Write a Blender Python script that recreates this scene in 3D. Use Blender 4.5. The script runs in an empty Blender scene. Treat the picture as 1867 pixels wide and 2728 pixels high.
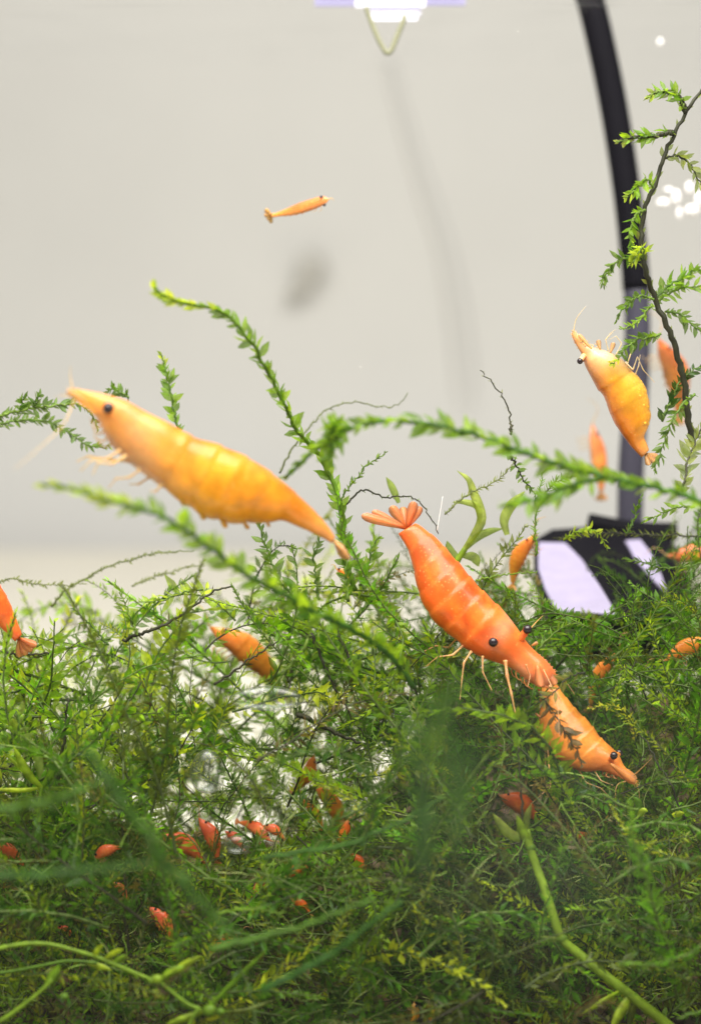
import bpy, math, random
import numpy as np
from mathutils import Vector, Matrix

# ---------------------------------------------------------------- scene, camera, light, exposure (1 unit = 1 cm)
scene = bpy.context.scene
col = scene.collection
scene.unit_settings.scale_length = 0.01
rng = np.random.default_rng(11)
random.seed(11)

PITCH = math.radians(10.0)
D0 = 18.0                      # focus distance
S = 0.003                      # cm per photo pixel at the focus plane
W0, H0 = 1867.0, 2728.0
FWD = np.array((0.0, math.cos(PITCH), -math.sin(PITCH)))
UPV = np.array((0.0, math.sin(PITCH), math.cos(PITCH)))
RGT = np.array((1.0, 0.0, 0.0))
CAM = -FWD * D0

cam_data = bpy.data.cameras.new('camera')
cam = bpy.data.objects.new('camera', cam_data)
col.objects.link(cam)
cam.location = Vector(CAM)
cam.rotation_euler = (math.pi / 2 - PITCH, 0, 0)
cam_data.sensor_fit = 'VERTICAL'
cam_data.sensor_height = 24.0
cam_data.lens = 24.0 * D0 / (H0 * S)
cam_data.clip_start = 0.1
cam_data.clip_end = 400.0
cam_data.dof.use_dof = True
cam_data.dof.focus_distance = D0
cam_data.dof.aperture_fstop = 0.15
scene.camera = cam

world = bpy.data.worlds.new('World')
scene.world = world
world.use_nodes = True
bg = world.node_tree.nodes['Background']
bg.inputs['Color'].default_value = (1.0, 0.975, 0.94, 1)
bg.inputs['Strength'].default_value = 0.38

key_data = bpy.data.lights.new('tank_light', 'AREA')
key_data.shape = 'RECTANGLE'
key_data.size = 20.0
key_data.size_y = 14.0
key_data.energy = 10000.0
key_data.color = (1.0, 0.965, 0.90)
key = bpy.data.objects.new('tank_light', key_data)
col.objects.link(key)
key.location = (0.5, -4.0, 13.5)
key.rotation_euler = (math.radians(24.0), 0, 0)

scene.view_settings.view_transform = 'Standard'
scene.view_settings.look = 'None'
scene.view_settings.gamma = 1.0
scene.view_settings.exposure = 0.0
scene.render.engine = 'CYCLES'
scene.cycles.max_bounces = 6
scene.cycles.transparent_max_bounces = 10
scene.cycles.transmission_bounces = 4
scene.cycles.caustics_reflective = False
scene.cycles.caustics_refractive = False
scene.cycles.sample_clamp_indirect = 6.0


def P(px, py, e=0.0):
    """the point of the tank that stands e cm behind the focus plane in the direction of that photo pixel"""
    k = (D0 + e) / D0
    return CAM + FWD * (D0 + e) + RGT * ((px - W0 / 2) * S * k) + UPV * ((H0 / 2 - py) * S * k)


def on_panel(px, py, gap=0.05):
    """the point just before the back panel in that direction"""
    d = P(px, py, 0.0) - CAM
    return CAM + d * ((yb - gap - CAM[1]) / d[1])


# ---------------------------------------------------------------- object helpers
def tag(o, label=None, cat=None, group=None, kind=None):
    if label: o['label'] = label
    if cat: o['category'] = cat
    if group: o['group'] = group
    if kind: o['kind'] = kind
    return o


def empty(name, loc):
    o = bpy.data.objects.new(name, None)
    o.empty_display_size = 0.2
    o.location = Vector(loc)
    col.objects.link(o)
    return o


def mesh_obj(name, verts, faces, mat, parent=None, smooth=True, vcol=None, origin=None):
    verts = np.asarray(verts, dtype=float)
    if parent is not None:
        verts = verts - np.array(parent_world(parent))
    elif origin is not None:
        verts = verts - np.array(origin)
    me = bpy.data.meshes.new(name)
    me.from_pydata(verts.tolist(), [], faces)
    if vcol is not None:
        a = me.attributes.new('Col', 'FLOAT_COLOR', 'POINT')
        c = np.ones((len(verts), 4), dtype=np.float32)
        c[:, :np.shape(vcol)[1]] = vcol
        a.data.foreach_set('color', c.ravel())
    if smooth:
        me.polygons.foreach_set('use_smooth', [True] * len(me.polygons))
    me.materials.append(mat)
    o = bpy.data.objects.new(name, me)
    col.objects.link(o)
    if parent is not None:
        o.parent = parent
    elif origin is not None:
        o.location = Vector(origin)
    return o


def parent_world(p):
    v = Vector((0, 0, 0))
    while p is not None:
        v = v + Vector(p.location)
        p = p.parent
    return tuple(v)


def unit(v):
    v = np.asarray(v, float)
    return v / (np.linalg.norm(v) + 1e-12)


def spline(pts, n):
    """Catmull-Rom through pts, n samples evenly spaced by length"""
    p = np.asarray(pts, float)
    if len(p) < 3:
        t = np.linspace(0, 1, n)[:, None]
        return p[0] * (1 - t) + p[-1] * t
    q = np.vstack([2 * p[0] - p[1], p, 2 * p[-1] - p[-2]])
    out = []
    for i in range(1, len(q) - 2):
        t = np.linspace(0, 1, 16, endpoint=False)[:, None]
        a, b, c, d = q[i - 1], q[i], q[i + 1], q[i + 2]
        out.append(0.5 * (2 * b + (c - a) * t + (2 * a - 5 * b + 4 * c - d) * t ** 2 + (-a + 3 * b - 3 * c + d) * t ** 3))
    out = np.vstack(out + [p[-1:]])
    L = np.concatenate([[0], np.cumsum(np.linalg.norm(np.diff(out, axis=0), axis=1))])
    s = np.linspace(0, L[-1], n)
    return np.stack([np.interp(s, L, out[:, k]) for k in range(out.shape[1])], axis=1)


def tube(path, radii, sides=7, cap=True):
    path = np.asarray(path, float)
    n = len(path)
    radii = np.broadcast_to(np.asarray(radii, float), (n,)) if np.ndim(radii) else np.full(n, float(radii))
    T = np.gradient(path, axis=0)
    T /= np.linalg.norm(T, axis=1)[:, None] + 1e-12
    ref = np.array((0.3, 0.9, 0.2)) if abs(T[0] @ unit((0.3, 0.9, 0.2))) < 0.9 else np.array((1.0, 0, 0))
    N = unit(ref - T[0] * (ref @ T[0]))
    V = []
    for i in range(n):
        N = unit(N - T[i] * (N @ T[i]))
        B = np.cross(T[i], N)
        for k in range(sides):
            a = 2 * math.pi * k / sides
            V.append(path[i] + radii[i] * (math.cos(a) * N + math.sin(a) * B))
    F = []
    for i in range(n - 1):
        for k in range(sides):
            k2 = (k + 1) % sides
            F.append((i * sides + k, i * sides + k2, (i + 1) * sides + k2, (i + 1) * sides + k))
    if cap:
        V.append(path[0]); V.append(path[-1])
        a, b = len(V) - 2, len(V) - 1
        for k in range(sides):
            k2 = (k + 1) % sides
            F.append((a, k2, k))
            F.append((b, (n - 1) * sides + k, (n - 1) * sides + k2))
    return np.array(V), F


def ball(c, rad, nu=12, nv=8, axes=None):
    """an ellipsoid; rad is a number or three"""
    rad = np.broadcast_to(np.asarray(rad, float), (3,))
    A = np.eye(3) if axes is None else np.array(axes)
    V = [np.array((0, 0, 1.0))]
    for j in range(1, nv):
        ph = math.pi * j / nv
        for i in range(nu):
            th = 2 * math.pi * i / nu
            V.append(np.array((math.sin(ph) * math.cos(th), math.sin(ph) * math.sin(th), math.cos(ph))))
    V.append(np.array((0, 0, -1.0)))
    V = np.array(V) * rad @ A + np.asarray(c)
    F = [(0, 1 + i, 1 + (i + 1) % nu) for i in range(nu)]
    for j in range(nv - 2):
        for i in range(nu):
            a, b = 1 + j * nu + i, 1 + j * nu + (i + 1) % nu
            F.append((a, a + nu, b + nu, b))
    last = len(V) - 1
    b0 = 1 + (nv - 2) * nu
    F += [(last, b0 + (i + 1) % nu, b0 + i) for i in range(nu)]
    return V, F


def join(parts):
    V, F, n = [], [], 0
    for v, f in parts:
        V.append(np.asarray(v, float))
        F += [tuple(i + n for i in q) for q in f]
        n += len(v)
    return np.vstack(V), F


# ---------------------------------------------------------------- materials
def new_mat(name):
    m = bpy.data.materials.new(name)
    m.use_nodes = True
    nt = m.node_tree
    return m, nt, nt.nodes['Principled BSDF'], nt.nodes['Material Output']


def simple(name, c, rough=0.5, noise=0.0, scale=4.0, spec=0.5, bump=0.0):
    m, nt, b, out = new_mat(name)
    b.inputs['Base Color'].default_value = (*c, 1)
    b.inputs['Roughness'].default_value = rough
    b.inputs['Specular IOR Level'].default_value = spec
    if noise > 0 or bump > 0:
        tc = nt.nodes.new('ShaderNodeTexCoord')
        n = nt.nodes.new('ShaderNodeTexNoise')
        n.inputs['Scale'].default_value = scale
        n.inputs['Detail'].default_value = 6
        nt.links.new(tc.outputs['Object'], n.inputs['Vector'])
        if noise > 0:
            mx = nt.nodes.new('ShaderNodeMix'); mx.data_type = 'RGBA'
            mx.inputs['A'].default_value = (*[x * (1 - noise) for x in c], 1)
            mx.inputs['B'].default_value = (*[min(1, x * (1 + noise)) for x in c], 1)
            nt.links.new(n.outputs['Fac'], mx.inputs['Factor'])
            nt.links.new(mx.outputs['Result'], b.inputs['Base Color'])
        if bump > 0:
            bp = nt.nodes.new('ShaderNodeBump')
            bp.inputs['Strength'].default_value = bump
            bp.inputs['Distance'].default_value = 0.05
            nt.links.new(n.outputs['Fac'], bp.inputs['Height'])
            nt.links.new(bp.outputs['Normal'], b.inputs['Normal'])
    return m


def moss_material(name, fixed=None, transl=0.50, clear=0.20, rough=0.30, mottling=True):
    """thin wet leaf: gloss + diffuse, light coming through, and a little see-through"""
    m, nt, b, out = new_mat(name)
    L = nt.links.new
    if fixed is None:
        at = nt.nodes.new('ShaderNodeAttribute'); at.attribute_name = 'Col'
        src = at.outputs['Color']
    else:
        oi = nt.nodes.new('ShaderNodeObjectInfo')
        hs = nt.nodes.new('ShaderNodeHueSaturation')
        mr = nt.nodes.new('ShaderNodeMapRange')
        mr.inputs['To Min'].default_value = 0.72; mr.inputs['To Max'].default_value = 1.3
        L(oi.outputs['Random'], mr.inputs['Value']); L(mr.outputs['Result'], hs.inputs['Value'])
        mr2 = nt.nodes.new('ShaderNodeMapRange')
        mr2.inputs['To Min'].default_value = 0.515; mr2.inputs['To Max'].default_value = 0.485
        L(oi.outputs['Random'], mr2.inputs['Value']); L(mr2.outputs['Result'], hs.inputs['Hue'])
        hs.inputs['Color'].default_value = (*fixed, 1)
        src = hs.outputs['Color']
    ge = nt.nodes.new('ShaderNodeNewGeometry')
    no = nt.nodes.new('ShaderNodeTexNoise'); no.inputs['Scale'].default_value = 14.0; no.inputs['Detail'].default_value = 4
    L(ge.outputs['Position'], no.inputs['Vector'])
    mr3 = nt.nodes.new('ShaderNodeMapRange')
    mr3.inputs['From Min'].default_value = 0.3; mr3.inputs['From Max'].default_value = 0.7
    mr3.inputs['To Min'].default_value = 0.65; mr3.inputs['To Max'].default_value = 1.35
    L(no.outputs['Fac'], mr3.inputs['Value'])
    mul = nt.nodes.new('ShaderNodeVectorMath'); mul.operation = 'SCALE'
    L(src, mul.inputs[0]); L(mr3.outputs['Result'], mul.inputs['Scale'])
    src = mul.outputs['Vector']
    L(src, b.inputs['Base Color'])
    b.inputs['Roughness'].default_value = rough
    b.inputs['Specular IOR Level'].default_value = 0.28
    tr = nt.nodes.new('ShaderNodeBsdfTranslucent')
    g = nt.nodes.new('ShaderNodeVectorMath'); g.operation = 'MULTIPLY'
    g.inputs[1].default_value = (2.0, 1.75, 0.7)
    L(src, g.inputs[0]); L(g.outputs['Vector'], tr.inputs['Color'])
    m1 = nt.nodes.new('ShaderNodeMixShader'); m1.inputs[0].default_value = transl
    L(b.outputs[0], m1.inputs[1]); L(tr.outputs[0], m1.inputs[2])
    tp = nt.nodes.new('ShaderNodeBsdfTransparent')
    tp.inputs['Color'].default_value = (0.86, 0.97, 0.62, 1)
    m2 = nt.nodes.new('ShaderNodeMixShader'); m2.inputs[0].default_value = clear
    L(m1.outputs[0], m2.inputs[1]); L(tp.outputs[0], m2.inputs[2])
    L(m2.outputs[0], out.inputs['Surface'])
    return m


def shrimp_material(name, clear=0.0, speck=0.5):
    m, nt, b, out = new_mat(name)
    L = nt.links.new
    at = nt.nodes.new('ShaderNodeAttribute'); at.attribute_name = 'Col'
    tc = nt.nodes.new('ShaderNodeTexCoord')
    n1 = nt.nodes.new('ShaderNodeTexNoise'); n1.inputs['Scale'].default_value = 6.0; n1.inputs['Detail'].default_value = 5
    n2 = nt.nodes.new('ShaderNodeTexVoronoi'); n2.inputs['Scale'].default_value = 34.0
    L(tc.outputs['Object'], n1.inputs['Vector']); L(tc.outputs['Object'], n2.inputs['Vector'])
    mr = nt.nodes.new('ShaderNodeMapRange')
    mr.inputs['From Min'].default_value = 0.3; mr.inputs['From Max'].default_value = 0.7
    mr.inputs['To Min'].default_value = 0.70; mr.inputs['To Max'].default_value = 1.18
    L(n1.outputs['Fac'], mr.inputs['Value'])
    sc = nt.nodes.new('ShaderNodeVectorMath'); sc.operation = 'SCALE'
    L(at.outputs['Color'], sc.inputs[0]); L(mr.outputs['Result'], sc.inputs['Scale'])
    # pale and dark pigment specks
    r2 = nt.nodes.new('ShaderNodeMapRange')
    r2.inputs['From Min'].default_value = 0.10; r2.inputs['From Max'].default_value = 0.34
    r2.inputs['To Min'].default_value = speck; r2.inputs['To Max'].default_value = 0.0
    L(n2.outputs['Distance'], r2.inputs['Value'])
    n3 = nt.nodes.new('ShaderNodeTexNoise'); n3.inputs['Scale'].default_value = 9.0
    L(tc.outputs['Object'], n3.inputs['Vector'])
    mm = nt.nodes.new('ShaderNodeMath'); mm.operation = 'MULTIPLY'
    r3 = nt.nodes.new('ShaderNodeMapRange'); r3.inputs['From Min'].default_value = 0.45; r3.inputs['From Max'].default_value = 0.65
    L(n3.outputs['Fac'], r3.inputs['Value'])
    L(r2.outputs['Result'], mm.inputs[0]); L(r3.outputs['Result'], mm.inputs[1])
    mx = nt.nodes.new('ShaderNodeMix'); mx.data_type = 'RGBA'
    L(mm.outputs[0], mx.inputs['Factor']); L(sc.outputs['Vector'], mx.inputs['A'])
    mx.inputs['B'].default_value = (1.0, 0.55, 0.18, 1)
    # cloudy paler flesh and fine dark pigment dots
    n5 = nt.nodes.new('ShaderNodeTexNoise'); n5.inputs['Scale'].default_value = 3.2; n5.inputs['Detail'].default_value = 7; n5.inputs['Roughness'].default_value = 0.65
    L(tc.outputs['Object'], n5.inputs['Vector'])
    r5 = nt.nodes.new('ShaderNodeMapRange'); r5.inputs['From Min'].default_value = 0.48; r5.inputs['From Max'].default_value = 0.72; r5.inputs['To Max'].default_value = 0.38
    L(n5.outputs['Fac'], r5.inputs['Value'])
    mx5 = nt.nodes.new('ShaderNodeMix'); mx5.data_type = 'RGBA'; mx5.inputs['B'].default_value = (0.98, 0.44, 0.05, 1)
    L(r5.outputs['Result'], mx5.inputs['Factor']); L(mx.outputs['Result'], mx5.inputs['A'])
    v6 = nt.nodes.new('ShaderNodeTexVoronoi'); v6.inputs['Scale'].default_value = 52.0
    L(tc.outputs['Object'], v6.inputs['Vector'])
    r6 = nt.nodes.new('ShaderNodeMapRange'); r6.inputs['From Min'].default_value = 0.08; r6.inputs['From Max'].default_value = 0.26
    r6.inputs['To Min'].default_value = 0.5; r6.inputs['To Max'].default_value = 0.0
    L(v6.outputs['Distance'], r6.inputs['Value'])
    m6 = nt.nodes.new('ShaderNodeMath'); m6.operation = 'MULTIPLY'
    L(r6.outputs['Result'], m6.inputs[0]); L(n1.outputs['Fac'], m6.inputs[1])
    mx6 = nt.nodes.new('ShaderNodeMix'); mx6.data_type = 'RGBA'; mx6.inputs['B'].default_value = (0.55, 0.07, 0.008, 1)
    L(m6.outputs[0], mx6.inputs['Factor']); L(mx5.outputs['Result'], mx6.inputs['A'])
    L(mx6.outputs['Result'], b.inputs['Base Color'])
    b.inputs['Roughness'].default_value = 0.40
    b.inputs['Coat Weight'].default_value = 0.35
    b.inputs['Coat Roughness'].default_value = 0.16
    b.inputs['Specular IOR Level'].default_value = 0.25
    b.inputs['Subsurface Weight'].default_value = 0.45
    b.inputs['Subsurface Radius'].default_value = (0.10, 0.045, 0.012)
    b.inputs['Subsurface Scale'].default_value = 1.0
    bp = nt.nodes.new('ShaderNodeBump'); bp.inputs['Strength'].default_value = 0.10; bp.inputs['Distance'].default_value = 0.02
    n4 = nt.nodes.new('ShaderNodeTexNoise'); n4.inputs['Scale'].default_value = 22.0
    L(tc.outputs['Object'], n4.inputs['Vector']); L(n4.outputs['Fac'], bp.inputs['Height'])
    L(bp.outputs['Normal'], b.inputs['Normal'])
    if clear != 0:
        tp = nt.nodes.new('ShaderNodeBsdfTransparent'); tp.inputs['Color'].default_value = (1, 0.93, 0.85, 1)
        ms = nt.nodes.new('ShaderNodeMixShader')
        if clear > 0: ms.inputs[0].default_value = clear
        else:
            iv = nt.nodes.new('ShaderNodeMath'); iv.operation = 'SUBTRACT'; iv.inputs[0].default_value = 1.0
            L(at.outputs['Alpha'], iv.inputs[1]); L(iv.outputs[0], ms.inputs[0])
        L(b.outputs[0], ms.inputs[1]); L(tp.outputs[0], ms.inputs[2]); L(ms.outputs[0], out.inputs['Surface'])
    return m


def clear_material(name, gloss=0.06, tint=(1, 1, 1), edge=0.35, rough=0.02):
    m, nt, b, out = new_mat(name)
    L = nt.links.new
    tp = nt.nodes.new('ShaderNodeBsdfTransparent'); tp.inputs['Color'].default_value = (*tint, 1)
    gl = nt.nodes.new('ShaderNodeBsdfGlossy'); gl.inputs['Roughness'].default_value = rough
    lw = nt.nodes.new('ShaderNodeLayerWeight'); lw.inputs['Blend'].default_value = 0.35
    mr = nt.nodes.new('ShaderNodeMapRange'); mr.inputs['To Min'].default_value = gloss; mr.inputs['To Max'].default_value = edge
    L(lw.outputs['Facing'], mr.inputs['Value'])
    ms = nt.nodes.new('ShaderNodeMixShader')
    L(mr.outputs['Result'], ms.inputs[0]); L(tp.outputs[0], ms.inputs[1]); L(gl.outputs[0], ms.inputs[2])
    L(ms.outputs[0], out.inputs['Surface'])
    return m


def emitter(name, c, s):
    m, nt, b, out = new_mat(name)
    b.inputs['Base Color'].default_value = (0.12, 0.11, 0.16, 1)
    b.inputs['Emission Color'].default_value = (*c, 1)
    b.inputs['Emission Strength'].default_value = s
    return m


M = {}
M['wall'] = simple('back_panel_paint', (0.645, 0.637, 0.62), 0.8, 0.10, 0.18)
M['floor'] = simple('pale_floor', (0.84, 0.80, 0.70), 0.6, 0.05, 1.2)
M['black'] = simple('black_rubber', (0.005, 0.0045, 0.007), 0.6, 0.3, 3.0, spec=0.05)
M['slate'] = simple('slate_plastic', (0.045, 0.042, 0.062), 0.4, 0.35, 1.5, spec=0.25)
M['panel'] = simple('lavender_led_reflection', (0.33, 0.295, 0.43), 0.4, 0.16, 5.0, bump=0.1)  # colour of the LED reflections on the filter block
M['band'] = simple('pale_grey_band', (0.63, 0.622, 0.605), 0.7)
M['hook'] = simple('olive_wire', (0.20, 0.20, 0.12), 0.5, 0.3, 8)
M['coil'] = simple('blob_grey', (0.53, 0.515, 0.48), 0.5, 0.35, 5)
M['eye'] = simple('eye_black', (0.018, 0.008, 0.012), 0.15, spec=0.6)
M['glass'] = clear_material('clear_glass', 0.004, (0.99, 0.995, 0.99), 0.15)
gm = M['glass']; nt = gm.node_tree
veil = nt.nodes.new('ShaderNodeBsdfDiffuse'); veil.inputs['Color'].default_value = (0.72, 0.76, 0.76, 1)  # reflection veil painted into the glass as a pale diffuse layer
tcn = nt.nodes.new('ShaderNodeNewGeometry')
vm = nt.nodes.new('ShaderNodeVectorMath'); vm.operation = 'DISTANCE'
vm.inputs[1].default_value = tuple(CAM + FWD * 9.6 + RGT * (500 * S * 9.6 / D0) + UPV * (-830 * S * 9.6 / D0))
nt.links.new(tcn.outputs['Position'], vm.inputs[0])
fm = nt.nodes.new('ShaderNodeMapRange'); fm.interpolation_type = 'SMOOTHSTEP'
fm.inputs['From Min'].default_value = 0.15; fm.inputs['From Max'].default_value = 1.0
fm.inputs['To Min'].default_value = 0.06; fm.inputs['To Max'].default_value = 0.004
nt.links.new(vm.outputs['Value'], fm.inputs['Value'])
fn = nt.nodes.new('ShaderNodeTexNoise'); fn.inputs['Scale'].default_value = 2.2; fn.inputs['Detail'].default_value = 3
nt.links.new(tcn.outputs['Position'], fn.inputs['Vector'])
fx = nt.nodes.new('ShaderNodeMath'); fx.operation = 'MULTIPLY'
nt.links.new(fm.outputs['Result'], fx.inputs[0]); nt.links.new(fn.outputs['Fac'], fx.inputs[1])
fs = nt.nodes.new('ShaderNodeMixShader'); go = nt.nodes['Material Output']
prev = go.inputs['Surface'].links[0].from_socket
nt.links.new(fx.outputs[0], fs.inputs[0]); nt.links.new(prev, fs.inputs[1]); nt.links.new(veil.outputs[0], fs.inputs[2]); nt.links.new(fs.outputs[0], go.inputs['Surface'])
M['water'] = clear_material('water_skin', 0.02, (1.0, 1.0, 1.0), 0.10, 0.25)
M['bubble'] = clear_material('air_bubble', 0.03, (0.97, 0.98, 0.98), 0.6, 0.35)
M['lamp'] = emitter('led_diffuser', (0.95, 0.92, 1.0), 1.7)
M['lampside'] = emitter('led_end', (0.60, 0.53, 1.0), 0.55)
M['housing'] = simple('lamp_housing', (0.62, 0.60, 0.72), 0.4)
M['moss'] = moss_material('moss_leaf', clear=0.26)
M['moss_stem'] = moss_material('moss_stem', transl=0.12, clear=0.0, rough=0.5)
M['shrimp'] = shrimp_material('shrimp_shell', 0.0, 0.4)
M['shrimp_glassy'] = shrimp_material('shrimp_glassy_shell', -1, 0.4)
M['shrimp_fan'] = shrimp_material('shrimp_fan', 0.28, 0.2)
M['shrimp_clear'] = shrimp_material('shrimp_thin', 0.32, 0.3)
M['egg'] = simple('egg_yellow', (0.95, 0.50, 0.045), 0.25, 0.2, 9)
M['fibre'] = simple('white_fibre', (0.9, 0.88, 0.86), 0.3)
M['glint_white'] = simple('glint_bubble', (0.95, 0.92, 0.92), 0.08)  # plain white stands for the lamp glints on the bubbles
LEAF = {
    'bright': moss_material('leaf_bright', (0.17, 0.31, 0.018)),
    'lime':   moss_material('leaf_lime', (0.36, 0.48, 0.035)),
    'mid':    moss_material('leaf_mid', (0.095, 0.185, 0.014)),
    'dark':   moss_material('leaf_dark', (0.04, 0.10, 0.010), clear=0.08),
    'olive':  moss_material('leaf_olive', (0.19, 0.235, 0.06), clear=0.3),
    'brown':  moss_material('leaf_brown', (0.10, 0.085, 0.035), clear=0.12),
    'pale':   moss_material('leaf_pale', (0.30, 0.37, 0.09), transl=0.55, clear=0.45),
    'emerald': moss_material('leaf_emerald', (0.045, 0.105, 0.004), clear=0.10),
}
STEM = {
    'green': moss_material('stem_green', (0.10, 0.17, 0.025), transl=0.15, clear=0.0, rough=0.5),
    'dark':  moss_material('stem_dark', (0.030, 0.030, 0.014), transl=0.05, clear=0.0, rough=0.55),
    'lime':  moss_material('stem_lime', (0.16, 0.27, 0.018), transl=0.3, clear=0.05, rough=0.4),
    'olive': moss_material('stem_olive', (0.16, 0.18, 0.06), transl=0.15, clear=0.0, rough=0.5),
    'emerald': moss_material('stem_emerald', (0.035, 0.10, 0.004), transl=0.15, clear=0.0, rough=0.5),
}

# ---------------------------------------------------------------- the tank: back panel, floor, water, front glass
ZF = -4.60                                   # tank floor
yb = float(P(933, 1367, 25.7)[1])            # the back panel
def box(x0, x1, y0, y1, z0, z1):
    V = [(x, y, z) for x in (x0, x1) for y in (y0, y1) for z in (z0, z1)]
    F = [(0, 1, 3, 2), (4, 6, 7, 5), (0, 4, 5, 1), (2, 3, 7, 6), (0, 2, 6, 4), (1, 5, 7, 3)]
    return np.array(V, float), F

V, F = box(-18, 18, -10.2, yb + 0.4, ZF - 0.5, ZF)
o = mesh_obj('tank_floor', V, F, M['floor'], smooth=False); tag(o, kind='structure')
# back panel: curves into the floor at its foot
prof = []
R = 3.2
for k in range(9):
    a = math.pi / 2 * k / 8
    prof.append((yb - R + R * math.sin(a), ZF + 0.004 + R - R * math.cos(a)))
prof += [(yb, 0.5), (yb, 4.5), (yb, 11.0)]
V, F = [], []
for x in (-18, -6, 6, 18):
    for (y, z) in prof: V.append((x, y, z))
n = len(prof)
for i in range(3):
    for j in range(n - 1):
        F.append((i * n + j, i * n + j + 1, (i + 1) * n + j + 1, (i + 1) * n + j))
o = mesh_obj('back_panel', V, F, M['wall']); tag(o, kind='structure')

ZW = 4.12
nx, ny = 60, 60
xs = np.linspace(-17, 17, nx); ys = np.linspace(-10, yb - 0.02, ny)
V = []
for y in ys:
    for x in xs:
        V.append((x, y, ZW + 0.025 * math.sin(1.3 * x + 0.7 * y) + 0.02 * math.sin(2.9 * y - 1.1 * x) + 0.012 * math.sin(5 * x + 3 * y)))
F = [(j * nx + i, j * nx + i + 1, (j + 1) * nx + i + 1, (j + 1) * nx + i) for j in range(ny - 1) for i in range(nx - 1)]
o = mesh_obj('water_surface', V, F, M['water']); tag(o, kind='structure')
yg = float(P(933, 1364, -8.4)[1])
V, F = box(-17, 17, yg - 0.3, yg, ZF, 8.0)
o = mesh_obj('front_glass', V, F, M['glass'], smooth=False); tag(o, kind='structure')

# gravel bed under the moss
def pebble_mesh(seed):
    r = np.random.default_rng(seed)
    v, f = ball((0, 0, 0), 1.0, 7, 5)
    v = v * (1 + 0.25 * (r.random((len(v), 1)) - 0.5)) * np.array((1.0, 0.8, 0.65))
    return v, f
pv = [pebble_mesh(i) for i in range(5)]
nx, ny = 60, 50
V = []
for j in range(ny):
    for i in range(nx):
        x = -6.5 + 13.0 * i / (nx - 1)
        edge = 5.8 + 0.5 * math.sin(x * 1.3) - 0.10 * x + 6.5 / (1 + math.exp(-(x - 0.9) * 3.0))
        y = -4.6 + (edge + 0.1 + 4.6) * j / (ny - 1)
        u_ = min(1, max(0, (edge - y) / 3.0)) * min(1, max(0, (y + 4.6) / 0.5)) * min(1, max(0, (6.5 - abs(x)) / 0.6))
        V.append((x, y, ZF + 0.003 + 0.28 * u_ * (1 + 0.3 * math.sin(2.1 * x + y))))
F = [(j * nx + i, j * nx + i + 1, (j + 1) * nx + i + 1, (j + 1) * nx + i) for j in range(ny - 1) for i in range(nx - 1)]
o = mesh_obj('soil', V, F, simple('dark_soil', (0.05, 0.034, 0.02), 0.8, 0.5, 6.0, bump=0.5)); tag(o, kind='structure')
parts, cols = [], []
gcols = np.array([(0.10, 0.055, 0.028), (0.07, 0.042, 0.022), (0.15, 0.085, 0.045), (0.05, 0.032, 0.02), (0.19, 0.10, 0.05)])
for i in range(4200):
    x = rng.uniform(-5.5, 5.5)
    y = rng.uniform(-4.2, 12.5)
    edge = 5.8 + 0.5 * math.sin(x * 1.3) - 0.10 * x + 6.5 / (1 + math.exp(-(x - 0.9) * 3.0))
    if y > edge: continue
    z = ZF + 0.05 + 0.30 * min(1, max(0, (edge - y) / 3.0)) * (1 + 0.3 * math.sin(2.1 * x + y))
    v, f = pv[i % 5]
    s = rng.uniform(0.075, 0.16)
    a = rng.uniform(0, 6.28)
    Rm = np.array(((math.cos(a), -math.sin(a), 0), (math.sin(a), math.cos(a), 0), (0, 0, 1)))
    parts.append((v * s @ Rm.T + np.array((x, y, z)), f))
    cols.append(np.tile(gcols[rng.integers(5)] * rng.uniform(0.7, 1.3), (len(v), 1)))
V, F = join(parts)
m, nt, b, out = new_mat('gravel_stone')
at = nt.nodes.new('ShaderNodeAttribute'); at.attribute_name = 'Col'
nt.links.new(at.outputs['Color'], b.inputs['Base Color']); b.inputs['Roughness'].default_value = 0.55
o = mesh_obj('gravel', V, F, m, vcol=np.vstack(cols)); tag(o, 'brown gravel bed under the moss', 'gravel', kind='stuff')

# ---------------------------------------------------------------- leaves
def leaf_template(width=0.42, cup=0.10, curl=0.12, tipw=0.30):
    """one unit long along +Y, faces +Z, folded along the midrib"""
    ys_ = (0.0, 0.22, 0.52, 0.8, 1.0)
    ws_ = (0.10, 0.42, 0.50, tipw, 0.0)
    V, F = [], []
    rows = []
    for y, w in zip(ys_, ws_):
        z = curl * (y ** 2)
        if w == 0.0:
            rows.append((len(V),)); V.append((0, y, z))
        else:
            x = w * width
            rows.append((len(V), len(V) + 1, len(V) + 2))
            V += [(-x, y, z + cup * w), (0, y, z), (x, y, z + cup * w)]
    for a, b_ in zip(rows[:-1], rows[1:]):
        if len(b_) == 3:
            F += [(a[0], a[1], b_[1], b_[0]), (a[1], a[2], b_[2], b_[1])]
        else:
            F += [(a[0], a[1], b_[0]), (a[1], a[2], b_[0])]
    return np.array(V, float), F

TEMPL = [leaf_template(0.40, 0.15, 0.12, 0.24), leaf_template(0.33, 0.22, 0.28, 0.22), leaf_template(0.46, 0.28, -0.1, 0.26), leaf_template(0.36, -0.12, 0.22, 0.22)]
NARROW = [leaf_template(0.20, 0.08, 0.22, 0.2), leaf_template(0.26, 0.12, 0.35, 0.2), leaf_template(0.16, 0.05, -0.15, 0.2)]
LEAFMESH = {}
def leaf_mesh(kind, i, mat):
    key_ = (kind, i, mat.name)
    if key_ not in LEAFMESH:
        v, f = (TEMPL if kind == 'broad' else NARROW)[i]
        me = bpy.data.meshes.new('leaf')
        me.from_pydata(v.tolist(), [], f)
        me.polygons.foreach_set('use_smooth', [True] * len(me.polygons))
        me.materials.append(mat)
        LEAFMESH[key_] = me
    return LEAFMESH[key_]


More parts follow.
